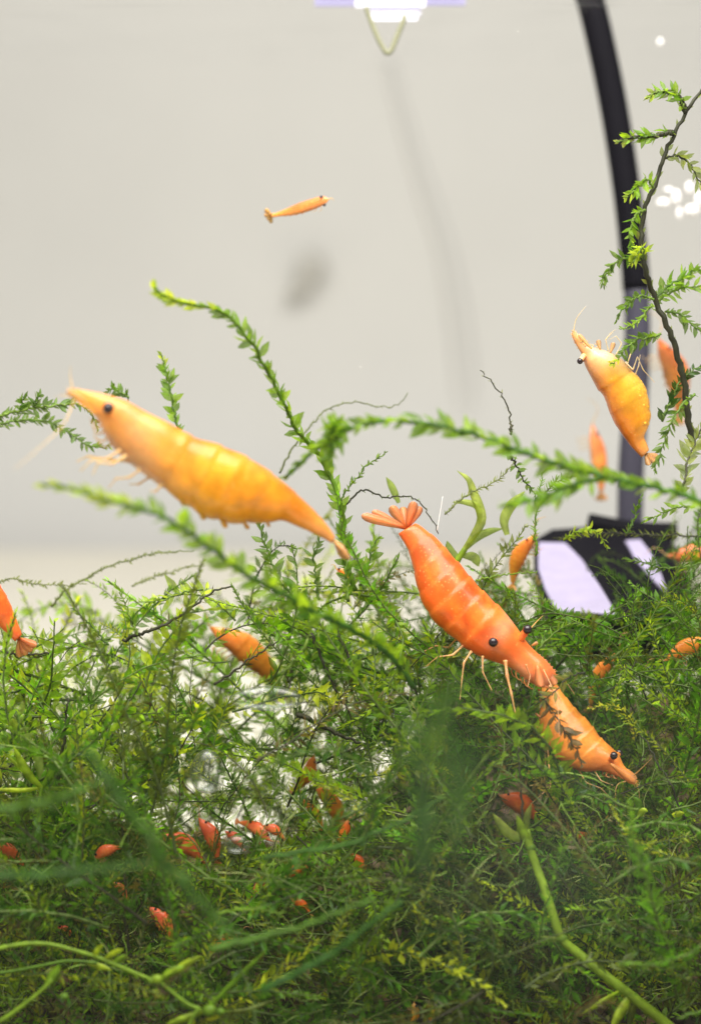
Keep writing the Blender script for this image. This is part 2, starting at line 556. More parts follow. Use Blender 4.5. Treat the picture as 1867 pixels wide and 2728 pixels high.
def leaf_frames(path, spacing, angle, size, plane=None, jitter=0.35, taper=0.55, dens_fn=None, r=rng, rows=2):
    """base point, 3x3 axes and length of every leaf of a strand; path runs base -> tip"""
    L = np.concatenate([[0], np.cumsum(np.linalg.norm(np.diff(path, axis=0), axis=1))])
    s, k, out = spacing * 0.5, 0, []
    Tn = np.gradient(path, axis=0)
    view = -FWD if plane is None else plane
    while s < L[-1]:
        t = s / L[-1]
        p = np.array([np.interp(s, L, path[:, c]) for c in range(3)])
        T = unit([np.interp(s, L, Tn[:, c]) for c in range(3)])
        side = unit(np.cross(T, view))
        nrm = unit(np.cross(side, T))
        if rows == 2:
            phi = (0 if k % 2 else math.pi) + r.normal(0, jitter)
            if k % 5 == 4: phi += math.pi / 2 * (1 if r.random() < 0.75 else -1)
        else:
            phi = k * 2.4 + r.normal(0, jitter)
        radial = math.cos(phi) * side + math.sin(phi) * nrm
        a = angle * (1 - 0.55 * max(0, (t - 0.75) / 0.25)) * r.uniform(0.8, 1.2)
        d = unit(math.cos(a) * T + math.sin(a) * radial)
        # leaf plane faces the stem (upper side inwards)
        x = unit(np.cross(d, T if abs(d @ T) < 0.98 else nrm))
        tw = r.normal(0, 0.5) + (1.35 if rows == 2 else 0.7) * (1 if k % 2 else -1)
        z = np.cross(x, d)
        x2 = math.cos(tw) * x + math.sin(tw) * z
        z2 = np.cross(x2, d)
        ln = size * r.uniform(0.6, 1.25) * (0.75 + 0.25 * math.sin(math.pi * min(1, t * 1.1))) * (1 - (1 - taper) * max(0, (t - 0.8) / 0.2))
        out.append((p, np.stack([x2, d, z2], axis=1), ln, t))
        s += spacing * r.uniform(0.75, 1.25) * (1 - 0.4 * max(0, (t - 0.8) / 0.2))
        k += 1
    return out


USED = {}
def strand(name, label, pts, leaf='mid', stem='green', size=0.085, spacing=0.045, angle=0.85, rad=0.011, kind='broad',
           group='moss strands standing out from the mat', cat='moss strand', tip=None, rows=2, jitter=0.35, branches=(), taper=0.55, n=None, grow=1.25):
    """one moss strand: an Empty at its base with a stem and single leaves; pts are (px, py, e) from base to tip"""
    size = size * grow
    spacing = spacing * (0.66 if kind == 'broad' else 0.9) * grow / 1.25
    root = empty(name, P(*pts[0]))
    tag(root, label, cat, group)
    base = np.array(parent_world(root))
    for bi, bp_ in enumerate([pts] + list(branches)):
        path = spline([P(*q) for q in bp_], n or max(14, 6 * len(bp_)))
        nn = len(path)
        wob = rng.normal(0, 0.006, (nn, 3)); path = path + wob
        rr = np.linspace(rad, rad * 0.45, nn) * (1 if bi == 0 else 0.75)
        v, f = tube(path, rr, 5)
        st_ = mesh_obj('stem' if bi == 0 else 'side_shoot', v, f, STEM[stem], root)
        holder = root if bi == 0 else st_
        for (p, A, ln, t) in leaf_frames(path, spacing, angle, size, rows=rows, jitter=jitter, taper=taper):
            mt = LEAF[tip] if (tip and t > 0.82) else LEAF[leaf]
            T_ = TEMPL if kind == 'broad' else NARROW
            o = bpy.data.objects.new('leaf', leaf_mesh(kind, int(rng.integers(len(T_))), mt))
            Mx = Matrix(((*(A[0] * ln), 0), (*(A[1] * ln), 0), (*(A[2] * ln), 0), (0, 0, 0, 1)))
            Mx.translation = Vector(p - base)
            o.matrix_local = Mx
            o.parent = holder
            o.matrix_local = Mx
            col.objects.link(o)
    return root


# ---------------------------------------------------------------- shrimps
mrng = np.random.default_rng(4)
MASKS = []       # (px, py, radius, e): moss of the mat keeps behind this here

def lerp_cols(stops, t):
    ts = [s[0] for s in stops]
    return np.array([np.interp(t, ts, [s[1][k] for s in stops]) for k in range(3)])

ORANGE = dict(
    dorsal=[(0, (0.92, 0.24, 0.07)), (0.25, (0.93, 0.15, 0.02)), (0.6, (0.90, 0.115, 0.008)), (1, (0.88, 0.15, 0.03))],
    mid=[(0, (0.92, 0.26, 0.09)), (0.3, (0.94, 0.15, 0.012)), (0.6, (0.93, 0.135, 0.007)), (1, (0.90, 0.15, 0.03))],
    ventral=[(0, (0.92, 0.34, 0.14)), (0.3, (0.94, 0.20, 0.03)), (0.6, (0.95, 0.19, 0.010)), (1, (0.90, 0.17, 0.04))])
YELLOW = dict(
    dorsal=[(0, (0.86, 0.36, 0.10)), (0.25, (0.85, 0.32, 0.06)), (0.5, (0.83, 0.28, 0.012)), (0.85, (0.82, 0.25, 0.01)), (1, (0.85, 0.33, 0.09))],
    mid=[(0, (0.90, 0.34, 0.05)), (0.3, (0.90, 0.37, 0.08)), (0.55, (0.95, 0.36, 0.008)), (0.85, (0.92, 0.28, 0.006)), (1, (0.85, 0.36, 0.12))],
    ventral=[(0, (0.88, 0.42, 0.12)), (0.3, (0.86, 0.44, 0.16)), (0.55, (0.98, 0.46, 0.012)), (0.85, (0.94, 0.34, 0.01)), (1, (0.85, 0.40, 0.16))])
BERRIED = dict(
    dorsal=[(0, (0.84, 0.34, 0.12)), (0.25, (0.85, 0.38, 0.16)), (0.45, (0.88, 0.24, 0.05)), (0.85, (0.90, 0.22, 0.01)), (1, (0.85, 0.30, 0.06))],
    mid=[(0, (0.86, 0.40, 0.16)), (0.22, (0.85, 0.48, 0.24)), (0.45, (0.90, 0.42, 0.02)), (0.85, (0.90, 0.32, 0.01)), (1, (0.85, 0.34, 0.10))],
    ventral=[(0, (0.86, 0.56, 0.36)), (0.28, (0.86, 0.66, 0.42)), (0.5, (0.93, 0.56, 0.10)), (0.85, (0.90, 0.40, 0.02)), (1, (0.85, 0.40, 0.12))])
AMBER = dict(
    dorsal=[(0, (0.84, 0.28, 0.06)), (0.3, (0.82, 0.26, 0.04)), (0.7, (0.80, 0.28, 0.03)), (1, (0.80, 0.3, 0.06))],
    mid=[(0, (0.86, 0.26, 0.06)), (0.3, (0.84, 0.24, 0.035)), (0.7, (0.82, 0.28, 0.03)), (1, (0.80, 0.3, 0.06))],
    ventral=[(0, (0.86, 0.30, 0.10)), (0.4, (0.84, 0.22, 0.05)), (1, (0.82, 0.26, 0.05))])
RED = dict(
    dorsal=[(0, (0.92, 0.13, 0.06)), (1, (0.92, 0.15, 0.04))], mid=[(0, (0.93, 0.15, 0.08)), (1, (0.92, 0.17, 0.05))],
    ventral=[(0, (0.85, 0.20, 0.10)), (1, (0.84, 0.20, 0.06))])
PALEO = dict(
    dorsal=[(0, (0.60, 0.15, 0.05)), (1, (0.58, 0.20, 0.05))], mid=[(0, (0.60, 0.15, 0.04)), (1, (0.60, 0.22, 0.05))],
    ventral=[(0, (0.64, 0.28, 0.13)), (1, (0.60, 0.28, 0.08))])


def shrimp(name, label, dorsal, ventral, e0, e1, pal, t_car=0.40, wr=0.72, roll=0.0, fan=(), fan_w=13, eyes=(), eye_r=8.5,
           legs=(), antennae=(), scales=(), swim=5, group='shrimps in the tank', mat=None, ridge=0.05, eggs=0, detail=1.0, mask=0.9, blotch=(), glassy=0.0, teeth=False, tone=1.0, broken=0.0):
    """dorsal and ventral outline from the tip of the rostrum to the root of the tail fan; e0 at the head, e1 at the tail"""
    mat = mat or M['shrimp']
    N, K = int(110 * detail), 26 if detail >= 1 else 16
    d2 = spline([(x, y) for x, y in dorsal], N); v2 = spline([(x, y) for x, y in ventral], N)
    es = np.linspace(e0, e1, N)
    mid2 = (d2 + v2) / 2
    i0 = N // 2
    root = empty(name, P(*mid2[i0], es[i0]))
    tag(root, label, 'shrimp', group)
    V, C, frames, VI, CI = [], [], [], [], []
    for i in range(N):
        t = i / (N - 1)
        c = P(*mid2[i], es[i])
        a = P(*d2[i], es[i]) - c
        h = np.linalg.norm(a)
        b_ = FWD * max(h, 1e-4) * wr * (1.0 if t > 0.12 else 0.55 + 0.45 * t / 0.12)
        if t > t_car:
            q = (t - t_car) / (1 - t_car) * 6
            fr = q - math.floor(q)
            k = 1 + ridge * (fr ** 1.5) - ridge * 0.4
            sc_ = 0.05 * math.sin(math.pi * fr)
        else:
            k = 1.0 + 0.03 * math.exp(-((t - t_car + 0.01) / 0.02) ** 2)
            sc_ = 0.0
        frames.append((c, a, b_))
        for j in range(K):
            th = 2 * math.pi * j / K
            ct, st = math.cos(th), math.sin(th)
            kk = k * (1 + sc_ * max(0, -math.cos(th - roll)))
            # keel on the back of the head, flatter belly
            V.append(c + kk * (a * (ct if ct > 0 else ct * (1.0)) + b_ * math.copysign(abs(st) ** 0.9, st)))
            w = math.cos(th - roll)
            cd, cm, cv = lerp_cols(pal['dorsal'], t), lerp_cols(pal['mid'], t), lerp_cols(pal['ventral'], t)
            cc = cm + (cd - cm) * max(0, w) ** 1.2 if w > 0 else cm + (cv - cm) * max(0, -w) ** 1.2
            if t > t_car and fr > 0.84 and ridge > 0.02: cc = cc * 0.96 + np.array((0.03, 0.015, 0.006))
            for (bt, bw, br, bc, ba) in blotch:
                g_ = ba * math.exp(-((t - bt) / br) ** 2 - ((w - bw) / 0.55) ** 2)
                cc = cc * (1 - g_) + np.array(bc) * g_
            al = 1.0 if not glassy else 1.0 - glassy * (abs(w) ** 5) - (0.25 * glassy if t < 0.10 else 0) - (0.45 * glassy * max(0, -w) if 0.10 < t < t_car else 0)
            cc = cc * tone
            C.append((*np.clip(cc, 0, 1), al))
            VI.append(c + 0.80 * (a * ct * 0.95 + b_ * st)); CI.append(np.clip(cc * np.array((0.98, 0.95, 0.8)), 0, 1))
    F = []
    for i in range(N - 1):
        for j in range(K):
            j2 = (j + 1) % K
            F.append((i * K + j, i * K + j2, (i + 1) * K + j2, (i + 1) * K + j))
    V += [frames[0][0], frames[-1][0]]
    C += [C[0], C[-1]]
    nA, nB = len(V) - 2, len(V) - 1
    for j in range(K):
        j2 = (j + 1) % K
        F.append((nA, j2, j)); F.append((nB, (N - 1) * K + j, (N - 1) * K + j2))
    mesh_obj('body', V, F, M['shrimp_glassy'] if glassy else mat, root, vcol=np.array(C))
    if glassy:
        VI += [frames[0][0], frames[-1][0]]; CI += [CI[0], CI[-1]]
        mesh_obj('inner_body', VI, F, M['shrimp'], root, vcol=np.array(CI))
    if glassy or teeth:
        # toothed keel along the rostrum and mouthparts under the head
        prt = []
        for k in range(9):
            i = int((0.012 + 0.016 * k) * (N - 1)); c, a, b_ = frames[i]
            T = unit(frames[min(N - 1, i + 3)][0] - frames[max(0, i - 1)][0])
            h = 2.6 * S
            tip_ = c + a * 1.0 + unit(a) * h * 1.2 - T * h * 1.6
            bs = [c + a * 0.92 - T * h * 1.2, c + a * 0.92 + T * h * 1.2, c + a * 0.92 + FWD * h * 0.5, c + a * 0.92 - FWD * h * 0.5]
            prt.append((np.array(bs + [tip_]), [(0, 2, 4), (2, 1, 4), (1, 3, 4), (3, 0, 4)]))
        v, f = join(prt)
        o_ = mesh_obj('rostrum_teeth', v, f, mat, root, smooth=False, vcol=np.tile(lerp_cols(pal['dorsal'], 0.05), (len(v), 1))); tag(o_, kind='stuff')
        for k in range(5):
            i = int((0.13 + 0.022 * k) * (N - 1)); c, a, b_ = frames[i]
            T = unit(frames[min(N - 1, i + 3)][0] - frames[max(0, i - 3)][0]); h = np.linalg.norm(a)
            sg = -1 if k % 2 else 1
            p0 = c - a * 0.9 + b_ * 0.3 * sg
            path = spline([p0, p0 - unit(a) * h * 0.28 - T * h * 0.10, p0 - unit(a) * h * 0.42 - T * h * 0.40, p0 - unit(a) * h * 0.30 - T * h * 0.66], 14)
            v, f = tube(path, np.linspace(3.0 * S, 1.0 * S, 14), 6)
            mesh_obj('mouthpart', v, f, M['shrimp_clear'], root, vcol=np.tile(lerp_cols(pal['ventral'], 0.1), (len(v), 1)))
        for k in range(4):
            sg = -1 if k % 2 else 1
            i = int((0.075 + 0.02 * k) * (N - 1)); c, a, b_ = frames[i]
            T = unit(frames[min(N - 1, i + 6)][0] - frames[max(0, i - 3)][0]); h = np.linalg.norm(frames[int(0.16 * N)][1])
            p0 = c - a * 0.55 + b_ * 0.5 * sg
            path = spline([p0, p0 - T * h * 0.45 - unit(a) * h * 0.10, p0 - T * h * 0.85 - unit(a) * h * 0.06], 10)
            v, f = tube(path, (np.linspace(5.0 * S, 2.2 * S, 10)) * (1 + 0.12 * np.cos(np.linspace(0, 12, 10))), 7)
            mesh_obj('antenna_base', v, f, mat, root, vcol=np.tile(lerp_cols(pal['mid'], 0.05), (len(v), 1)))
            path = spline([path[-1], path[-1] - T * h * 0.6 + unit(a) * h * 0.12 * (k - 1), path[-1] - T * h * 1.1 + unit(a) * h * 0.35 * (k - 1.5)], 14)
            v, f = tube(path, np.linspace(1.2 * S, 0.4 * S, 14), 5)
            mesh_obj('antenna', v, f, M['shrimp_clear'], root, vcol=np.tile(lerp_cols(pal['ventral'], 0.1), (len(v), 1)))
    for i in range(0, N, 6):
        if broken and mrng.random() > broken: continue      # moss grows over parts of the half-hidden ones
        MASKS.append((mid2[i][0], mid2[i][1], np.linalg.norm(d2[i] - v2[i]) / 2 * mask + (0 if broken else 3), es[i]))
    # tail fan
    tail_c = np.array(lerp_cols(pal['mid'], 1.0))
    bx_, by_ = mid2[-1]
    for q, tip in enumerate(fan):
        w = tip[2] if len(tip) > 2 else fan_w
        de = (q - (len(fan) - 1) / 2) * 0.03
        blade('tail_fan_blade', P(bx_, by_, e1), P(tip[0], tip[1], e1 + de), w * S, tail_c, root, M['shrimp_fan'])
    for (ex, ey, de) in eyes:
        # find the nearest body station
        i = int(np.argmin(np.hypot(mid2[:, 0] - ex, mid2[:, 1] - ey)))
        pe = P(ex, ey, es[i] + de)
        inner = frames[i][0] + (pe - frames[i][0]) * 0.45
        v, f = tube(spline([inner, pe], 5), np.linspace(eye_r * S * 0.8, eye_r * S * 0.75, 5), 8)
        stalk = mesh_obj('eye_stalk', v, f, mat, root, vcol=np.tile(lerp_cols(pal['mid'], 0.2), (len(v), 1)))
        v, f = ball(pe, eye_r * S, 14, 10)
        mesh_obj('eye', v, f, M['eye'], stalk)
    lc = np.array(lerp_cols(pal['ventral'], 0.15)) * 0.6 + np.array((0.9, 0.62, 0.32)) * 0.4
    for lg in legs:
        rad = 3.2
        if isinstance(lg[0], (int, float)):
            rad, lg = lg[0], lg[1]
        em = np.interp(lg[0][0], sorted([mid2[0][0], mid2[-1][0]]), [e0, e1] if mid2[0][0] < mid2[-1][0] else [e1, e0])
        pts = [P(q[0], q[1], em + (q[2] if len(q) > 2 else 0)) for q in lg]
        seg = []
        for q in range(len(pts) - 1):
            for u_ in (0.0, 0.08, 0.35, 0.65, 0.92): seg.append(pts[q] + (pts[q + 1] - pts[q]) * u_)
        path = np.array(seg + [pts[-1]])
        path[1:-1] = path[1:-1] * 0.7 + 0.15 * (path[:-2] + path[2:])
        rr = np.linspace(rad * S * 0.85, rad * S * 0.25, len(path))
        rr = rr * (1 + 0.22 * np.cos(np.linspace(0, 2 * math.pi * (len(pts) - 1), len(path))))
        v, f = tube(path, rr, 6)
        mesh_obj('walking_leg', v, f, M['shrimp_clear'], root, vcol=np.tile(lc, (len(v), 1)))
    for an in antennae:
        pts = [P(q[0], q[1], e0 + (q[2] if len(q) > 2 else 0)) for q in an]
        path = spline(pts, 26)
        v, f = tube(path, np.linspace(2.0 * S, 0.6 * S, 26), 5)
        mesh_obj('antenna', v, f, M['shrimp_clear'], root, vcol=np.tile(lc, (len(v), 1)))
    for (b0, tp, w) in scales:
        blade('antennal_scale', P(b0[0], b0[1], e0 + (b0[2] if len(b0) > 2 else 0)), P(tp[0], tp[1], e0 + (tp[2] if len(tp) > 2 else 0)), w * S,
              lerp_cols(pal['mid'], 0.05), root, M['shrimp_fan'])
    # swimmerets under the abdomen
    for k in range(swim):
        t = t_car + 0.05 + (0.80 - t_car) * k / max(1, swim - 1) * 0.8
        i = int(t * (N - 1))
        c, a, b_ = frames[i]
        T = unit(frames[min(N - 1, i + 3)][0] - frames[max(0, i - 3)][0])
        h = np.linalg.norm(a)
        for sgn in (-1, 1):
            base = c - a * 0.88 + sgn * b_ * 0.35
            blade('swimmeret', base, base - unit(a) * h * 0.24 + T * h * 0.36, h * 0.07, lerp_cols(pal['ventral'], t), root, M['shrimp_clear'])
    if eggs:
        r_ = np.random.default_rng(5)
        prt = []
        for q in range(eggs):
            t = r_.uniform(t_car + 0.02, 0.82)
            i = int(t * (N - 1)); c, a, b_ = frames[i]
            th = math.pi + r_.uniform(-1.0, 1.0)
            kf = r_.uniform(0.80, 0.93)
            prt.append(ball(c + kf * (a * math.cos(th) + b_ * math.sin(th)), 6.5 * S, 8, 6))
        v, f = join(prt)
        o_ = mesh_obj('egg_mass', v, f, M['egg'], root); tag(o_, kind='stuff')
    return root


def blade(name, base, tip, width, c, root, mat=None):
    base, tip = np.asarray(base), np.asarray(tip)
    d = tip - base
    nrm = unit(np.cross(d, np.cross(-FWD, d)) * 1.0)
    side = unit(np.cross(d, nrm))
    V, C = [], []
    ts = (0.0, 0.2, 0.45, 0.7, 0.88, 0.97)
    ws = (0.30, 0.50, 0.78, 1.0, 0.92, 0.55)
    for t, w in zip(ts, ws):
        c0 = base + d * t
        h = width * 0.05 * (1 - 0.75 * t) + 0.001
        V += [c0 - side * width * w, c0 + nrm * h, c0 + side * width * w, c0 - nrm * h]
        pale = np.array(c) + (np.array((0.90, 0.36, 0.18)) - np.array(c)) * 0.3 * t
        C += [pale] * 4
    V.append(tip); C.append(np.array(c) * 0.7 + np.array((0.86, 0.5, 0.32)) * 0.3)
    F = []
    for i in range(len(ts) - 1):
        for j in range(4):
            j2 = (j + 1) % 4
            F.append((i * 4 + j, i * 4 + j2, i * 4 + 4 + j2, i * 4 + 4 + j))
    n0 = 4 * (len(ts) - 1)
    for j in range(4): F.append((n0 + j, n0 + (j + 1) % 4, len(V) - 1))
    F.append((3, 2, 1, 0))
    return mesh_obj(name, V, F, mat or M['shrimp'], root, vcol=np.array(C))


# shrimp swimming at the left
shrimp('shrimp', 'large yellow-orange shrimp swimming in open water at the left, head up',
       [(188, 1034), (241, 1043), (290, 1053), (338, 1068), (392, 1098), (453, 1128), (513, 1162), (573, 1181), (634, 1205), (694, 1238), (754, 1283), (815, 1338), (863, 1388), (893, 1430)],
       [(190, 1040), (229, 1086), (262, 1120), (283, 1165), (310, 1203), (374, 1257), (434, 1299), (495, 1342), (543, 1372), (603, 1390), (664, 1393), (724, 1390), (760, 1388), (815, 1412), (860, 1433), (884, 1448)],
       -2.0, -1.3, YELLOW, t_car=0.43, glassy=0.45, tone=0.97, ridge=0.045, blotch=[(.27, .1, .06, (.95, .46, .18), .7), (.37, .8, .03, (.80, .26, .01), .5), (.45, .6, .03, (.85, .25, .005), .6), (.33, -.8, .05, (.9, .5, .22), .5)],
       fan=[(915, 1466, 9), (924, 1482, 10), (930, 1490, 9), (918, 1489, 8)], eyes=[(289, 1087, -0.20), (268, 1076, 0.18)], eye_r=13.5,
       legs=[(5.5, [(320, 1200, -.1), (285, 1222, -.15), (245, 1225, -.2), (215, 1255, -.2)]), (5.5, [(335, 1215, -.1), (300, 1235, -.2), (262, 1232, -.2), (248, 1265, -.2)]),
             (5.0, [(350, 1230, .1), (300, 1225, .1), (235, 1215, .1), (205, 1230, .1)]), (5.0, [(375, 1250, -.1), (345, 1272, -.1), (310, 1275, -.1), (290, 1300, -.1)]),
             (5.0, [(400, 1270, .1), (370, 1290, .1), (345, 1290, .1)]), (5.0, [(430, 1292, -.1), (415, 1310, -.1), (400, 1308, -.1)])],
       antennae=[[(205, 1050), (170, 1130, -.3), (110, 1190, -.6), (40, 1250, -.9)], [(195, 1038), (188, 1000), (190, 975)], [(210, 1060), (190, 1040), (178, 1030)]],
       scales=[((240, 1075, -.05), (178, 1040, -.1), 7), ((245, 1068, .06), (185, 1052, .1), 6)])

# red-orange shrimp in the middle, climbing down
O2 = [(1481, 1803), (1477, 1788), (1454, 1760), (1428, 1737), (1405, 1713), (1375, 1670), (1345, 1632), (1307, 1594), (1269, 1556), (1232, 1511), (1201, 1477), (1171, 1442), (1141, 1417), (1118, 1400), (1106, 1394)]
V2 = [(1476, 1814), (1448, 1832), (1408, 1816), (1376, 1790), (1345, 1773), (1307, 1760), (1277, 1749), (1239, 1726), (1209, 1698), (1171, 1668), (1141, 1632), (1119, 1587), (1107, 1541), (1096, 1491), (1081, 1453), (1068, 1432), (1060, 1422)]
shrimp('shrimp', 'plump red-orange shrimp in the middle, head down, both eyes showing', O2, V2, -0.25, 0.05, ORANGE, t_car=0.45, glassy=0.25, wr=0.85, roll=-0.75, ridge=0.048,
       fan=[(962, 1373, 13), (990, 1362, 12), (1040, 1348, 14), (1104, 1336, 14), (1122, 1350, 11), (1072, 1350, 13)], blotch=[(.30, .35, .05, (.50, .16, .02), .55), (.36, .9, .04, (.95, .45, .25), .5), (.17, -.1, .05, (.95, .42, .22), .75), (.05, 0, .04, (.95, .48, .28), .6), (.62, .2, .03, (.97, .26, .03), .5), (.74, -.3, .03, (.86, .11, .008), .6)], swim=0, eyes=[(1313, 1711, -0.33), (1404, 1677, -0.12)], eye_r=12.5,
       legs=[(4.5, [(1215, 1700, .1), (1195, 1725, .15), (1160, 1720, .15), (1130, 1735, .1)]), (4.5, [(1235, 1718, -.1), (1205, 1745, -.15), (1165, 1750, -.15), (1135, 1775, -.1)]),
             (4.5, [(1255, 1735, -.15), (1235, 1765, -.2), (1230, 1810, -.25), (1225, 1865, -.3)]), (4.2, [(1285, 1748, -.2), (1285, 1790, -.25), (1310, 1840, -.3)]),
             (6.5, [(1345, 1760, -.2), (1350, 1800, -.25), (1362, 1850, -.3), (1372, 1900, -.3)]), (3.5, [(1400, 1770, -.1), (1412, 1800, -.1), (1405, 1830, -.15)])],
       antennae=[[(1440, 1770), (1480, 1860, -.3), (1490, 1960, -.6)], [(1400, 1690), (1425, 1660, .1), (1445, 1640, .2)], [(1470, 1800), (1500, 1810), (1530, 1850)]],
       scales=[((1430, 1770, -.1), (1440, 1830, -.15), 14), ((1415, 1720, -.12), (1432, 1712, -.15), 5), ((1445, 1775, .0), (1480, 1825, -.05), 12)])

# the shrimp below it, tangled in moss
shrimp('shrimp', 'orange shrimp wrapped in moss below the plump red-orange one, pointed head at lower right',
       [(1698, 2092), (1689, 2068), (1662, 2040), (1647, 2010), (1623, 1986), (1602, 1967), (1586, 1946), (1568, 1922), (1541, 1896), (1520, 1872), (1502, 1850), (1485, 1825), (1465, 1800)],
       [(1694, 2092), (1663, 2078), (1631, 2064), (1594, 2053), (1562, 2056), (1530, 2050), (1505, 2033), (1473, 2006), (1452, 1972), (1438, 1940), (1436, 1910), (1438, 1870), (1432, 1840), (1420, 1815)],
       -0.15, 0.25, AMBER, t_car=0.44, glassy=0.25, mask=0.8, broken=0.72, wr=0.8, roll=-0.3,
       fan=[(1405, 1800, 12), (1420, 1783, 12), (1442, 1775, 12)], eyes=[(1634, 2013, -0.16), (1648, 2006, 0.14)], eye_r=10.5,
       legs=[(4.0, [(1458, 1990, -.1), (1462, 2040, -.2), (1466, 2096, -.25), (1440, 2118, -.3), (1412, 2143, -.3)]), (3.5, [(1452, 1985, .1), (1452, 2050, .0), (1448, 2082, -.1), (1410, 2094, -.2)]),
             (3.2, [(1540, 2050, -.1), (1560, 2085, -.2), (1600, 2100, -.2), (1625, 2125, -.2)]), (3.0, [(1580, 2050, -.1), (1600, 2080, -.2), (1632, 2092, -.2)])],
       antennae=[[(1690, 2085), (1700, 2105), (1702, 2130)], [(1685, 2068), (1710, 2045, -.1), (1735, 2020, -.2)], [(1670, 2080), (1640, 2100), (1642, 2200)]],
       scales=[((1625, 2035, -.08), (1692, 2086, -.06), 12), ((1635, 2030, .08), (1694, 2078, .06), 10)])

# berried shrimp at the right
shrimp('shrimp', 'yellow egg-bellied shrimp hanging at the black hose, black eye at left',
       [(1525, 879), (1523, 896), (1537, 924), (1550, 948), (1557, 973), (1570, 999), (1588, 1032), (1608, 1058), (1619, 1089), (1634, 1124), (1654, 1155), (1677, 1186), (1698, 1209), (1708, 1219)],
       [(1529, 878), (1544, 896), (1560, 920), (1585, 926), (1624, 938), (1658, 958), (1680, 986), (1706, 1014), (1721, 1045), (1729, 1086), (1731, 1114), (1724, 1140), (1715, 1163), (1722, 1183), (1728, 1198)],
       0.05, 0.2, BERRIED, t_car=0.46, glassy=0.6, tone=0.9, ridge=0.016, wr=0.75, roll=0.0, blotch=[(.30, .2, .04, (.75, .45, .2), .6), (.22, -.6, .05, (.95, .8, .55), .7), (.6, -.2, .05, (.98, .55, .03), .6)],
       fan=[(1728, 1240, 9), (1744, 1232, 9), (1752, 1218, 9)], eyes=[(1544, 962, -0.08), (1552, 956, 0.14)], eye_r=8.2,
       legs=[(3.0, [(1665, 965, -.1), (1685, 985, -.15), (1697, 950, -.15), (1712, 985, -.15), (1742, 1018, -.1)]), (3.0, [(1668, 975, .1), (1678, 945, .1), (1688, 925, .1)]),
             (2.8, [(1690, 1000, -.1), (1700, 975, -.12), (1704, 945, -.1)]), (2.6, [(1640, 945, -.1), (1655, 915, -.1), (1640, 895, -.1), (1622, 905, -.1)]), (2.6, [(1620, 935, .1), (1612, 905, .1), (1632, 885, .1)])],
       antennae=[[(1527, 885), (1534, 850), (1560, 815)], [(1535, 900), (1555, 905), (1570, 910)], [(1612, 905), (1628, 885), (1640, 878)]],
       scales=[((1575, 930, -.05), (1540, 890, -.05), 6), ((1598, 932, -.05), (1592, 905, -.05), 7), ((1625, 940, .0), (1634, 912, .0), 7)], eggs=70, swim=0)

# young shrimp in open water
shrimp('shrimp', 'tiny young orange shrimp alone in open water near the top',
       [(876, 531), (868, 525), (856, 523), (823, 532), (791, 543), (758, 558), (734, 567), (724, 568)],
       [(874, 535), (868, 542), (848, 553), (823, 563), (783, 573), (750, 576), (734, 578), (724, 580)], 1.0, 1.2, PALEO, t_car=0.42, wr=0.7,
       fan=[(706, 557, 7), (704, 572, 7), (712, 586, 7), (721, 595, 6)], eyes=[(856, 525, -0.02), (864, 546, 0.0)], eye_r=4.5,
       legs=[(1.6, [(845, 553), (840, 562), (830, 566)]), (1.6, [(855, 550), (856, 560), (848, 564)])],
       antennae=[[(874, 532), (884, 528), (890, 535)]], swim=4, mat=M['shrimp'], detail=0.7)

# shrimps further back, from one proportioned outline
GD = [(0, .02), (.06, .035), (.13, .06), (.22, .09), (.32, .115), (.42, .125), (.55, .125), (.68, .11), (.80, .085), (.90, .06), (1.0, .035)]
GV = [(0, -.01), (.06, -.035), (.13, -.07), (.22, -.10), (.32, -.115), (.42, -.125), (.55, -.125), (.68, -.10), (.80, -.07), (.90, -.05), (1.0, -.035)]
def generic(label, head, tail, e0, e1, pal, bend=0.10, flip=1, fat=1.0, detail=0.6, eye=True, mat=None, mask=0.55, broken=0.5):
    h, t = np.array(head, float), np.array(tail, float)
    ax = t - h; L = np.linalg.norm(ax); nx_ = np.array((ax[1], -ax[0])) * flip
    def tr(q): return tuple(h + ax * q[0] * 0.87 + nx_ * (q[1] * fat + bend * (math.sin(math.pi * q[0]) - 0.3 * q[0])))
    d = [tr(q) for q in GD]; v = [tr(q) for q in GV]
    end = (np.array(d[-1]) + np.array(v[-1])) / 2
    dirn = end - np.array(tr((0.86, 0)))
    dirn = dirn / np.linalg.norm(dirn)
    pr = np.array((-dirn[1], dirn[0]))
    fan = [tuple(end + dirn * L * 0.13 * c + pr * L * 0.13 * s) + (L * 0.028,) for c, s in ((.9, -.55), (1, -.2), (1, .2), (.9, .55))]
    i = np.array(tr((0.15, 0.045)))
    leg = []
    for k in range(4):
        a = np.array(tr((0.20 + 0.06 * k, -0.105 * 1)))
        leg.append((max(1.6, L * 0.011), [tuple(a), tuple(a - nx_ * 0.07 - ax * 0.03), tuple(a - nx_ * 0.12 - ax * 0.01 * (k - 1)), tuple(a - nx_ * 0.17 - ax * 0.06)]))
    return shrimp('shrimp', label, d, v, e0, e1, pal, fan=fan, eyes=[(i[0], i[1], -L * S * 0.06), (i[0], i[1], L * S * 0.06)] if eye else (), eye_r=max(3.5, L * 0.022),
                  legs=leg, antennae=[[tuple(h), tuple(h - ax * 0.2 + nx_ * 0.1), tuple(h - ax * 0.35 - nx_ * 0.02)]], detail=detail, swim=4, mask=mask, mat=mat, broken=broken)

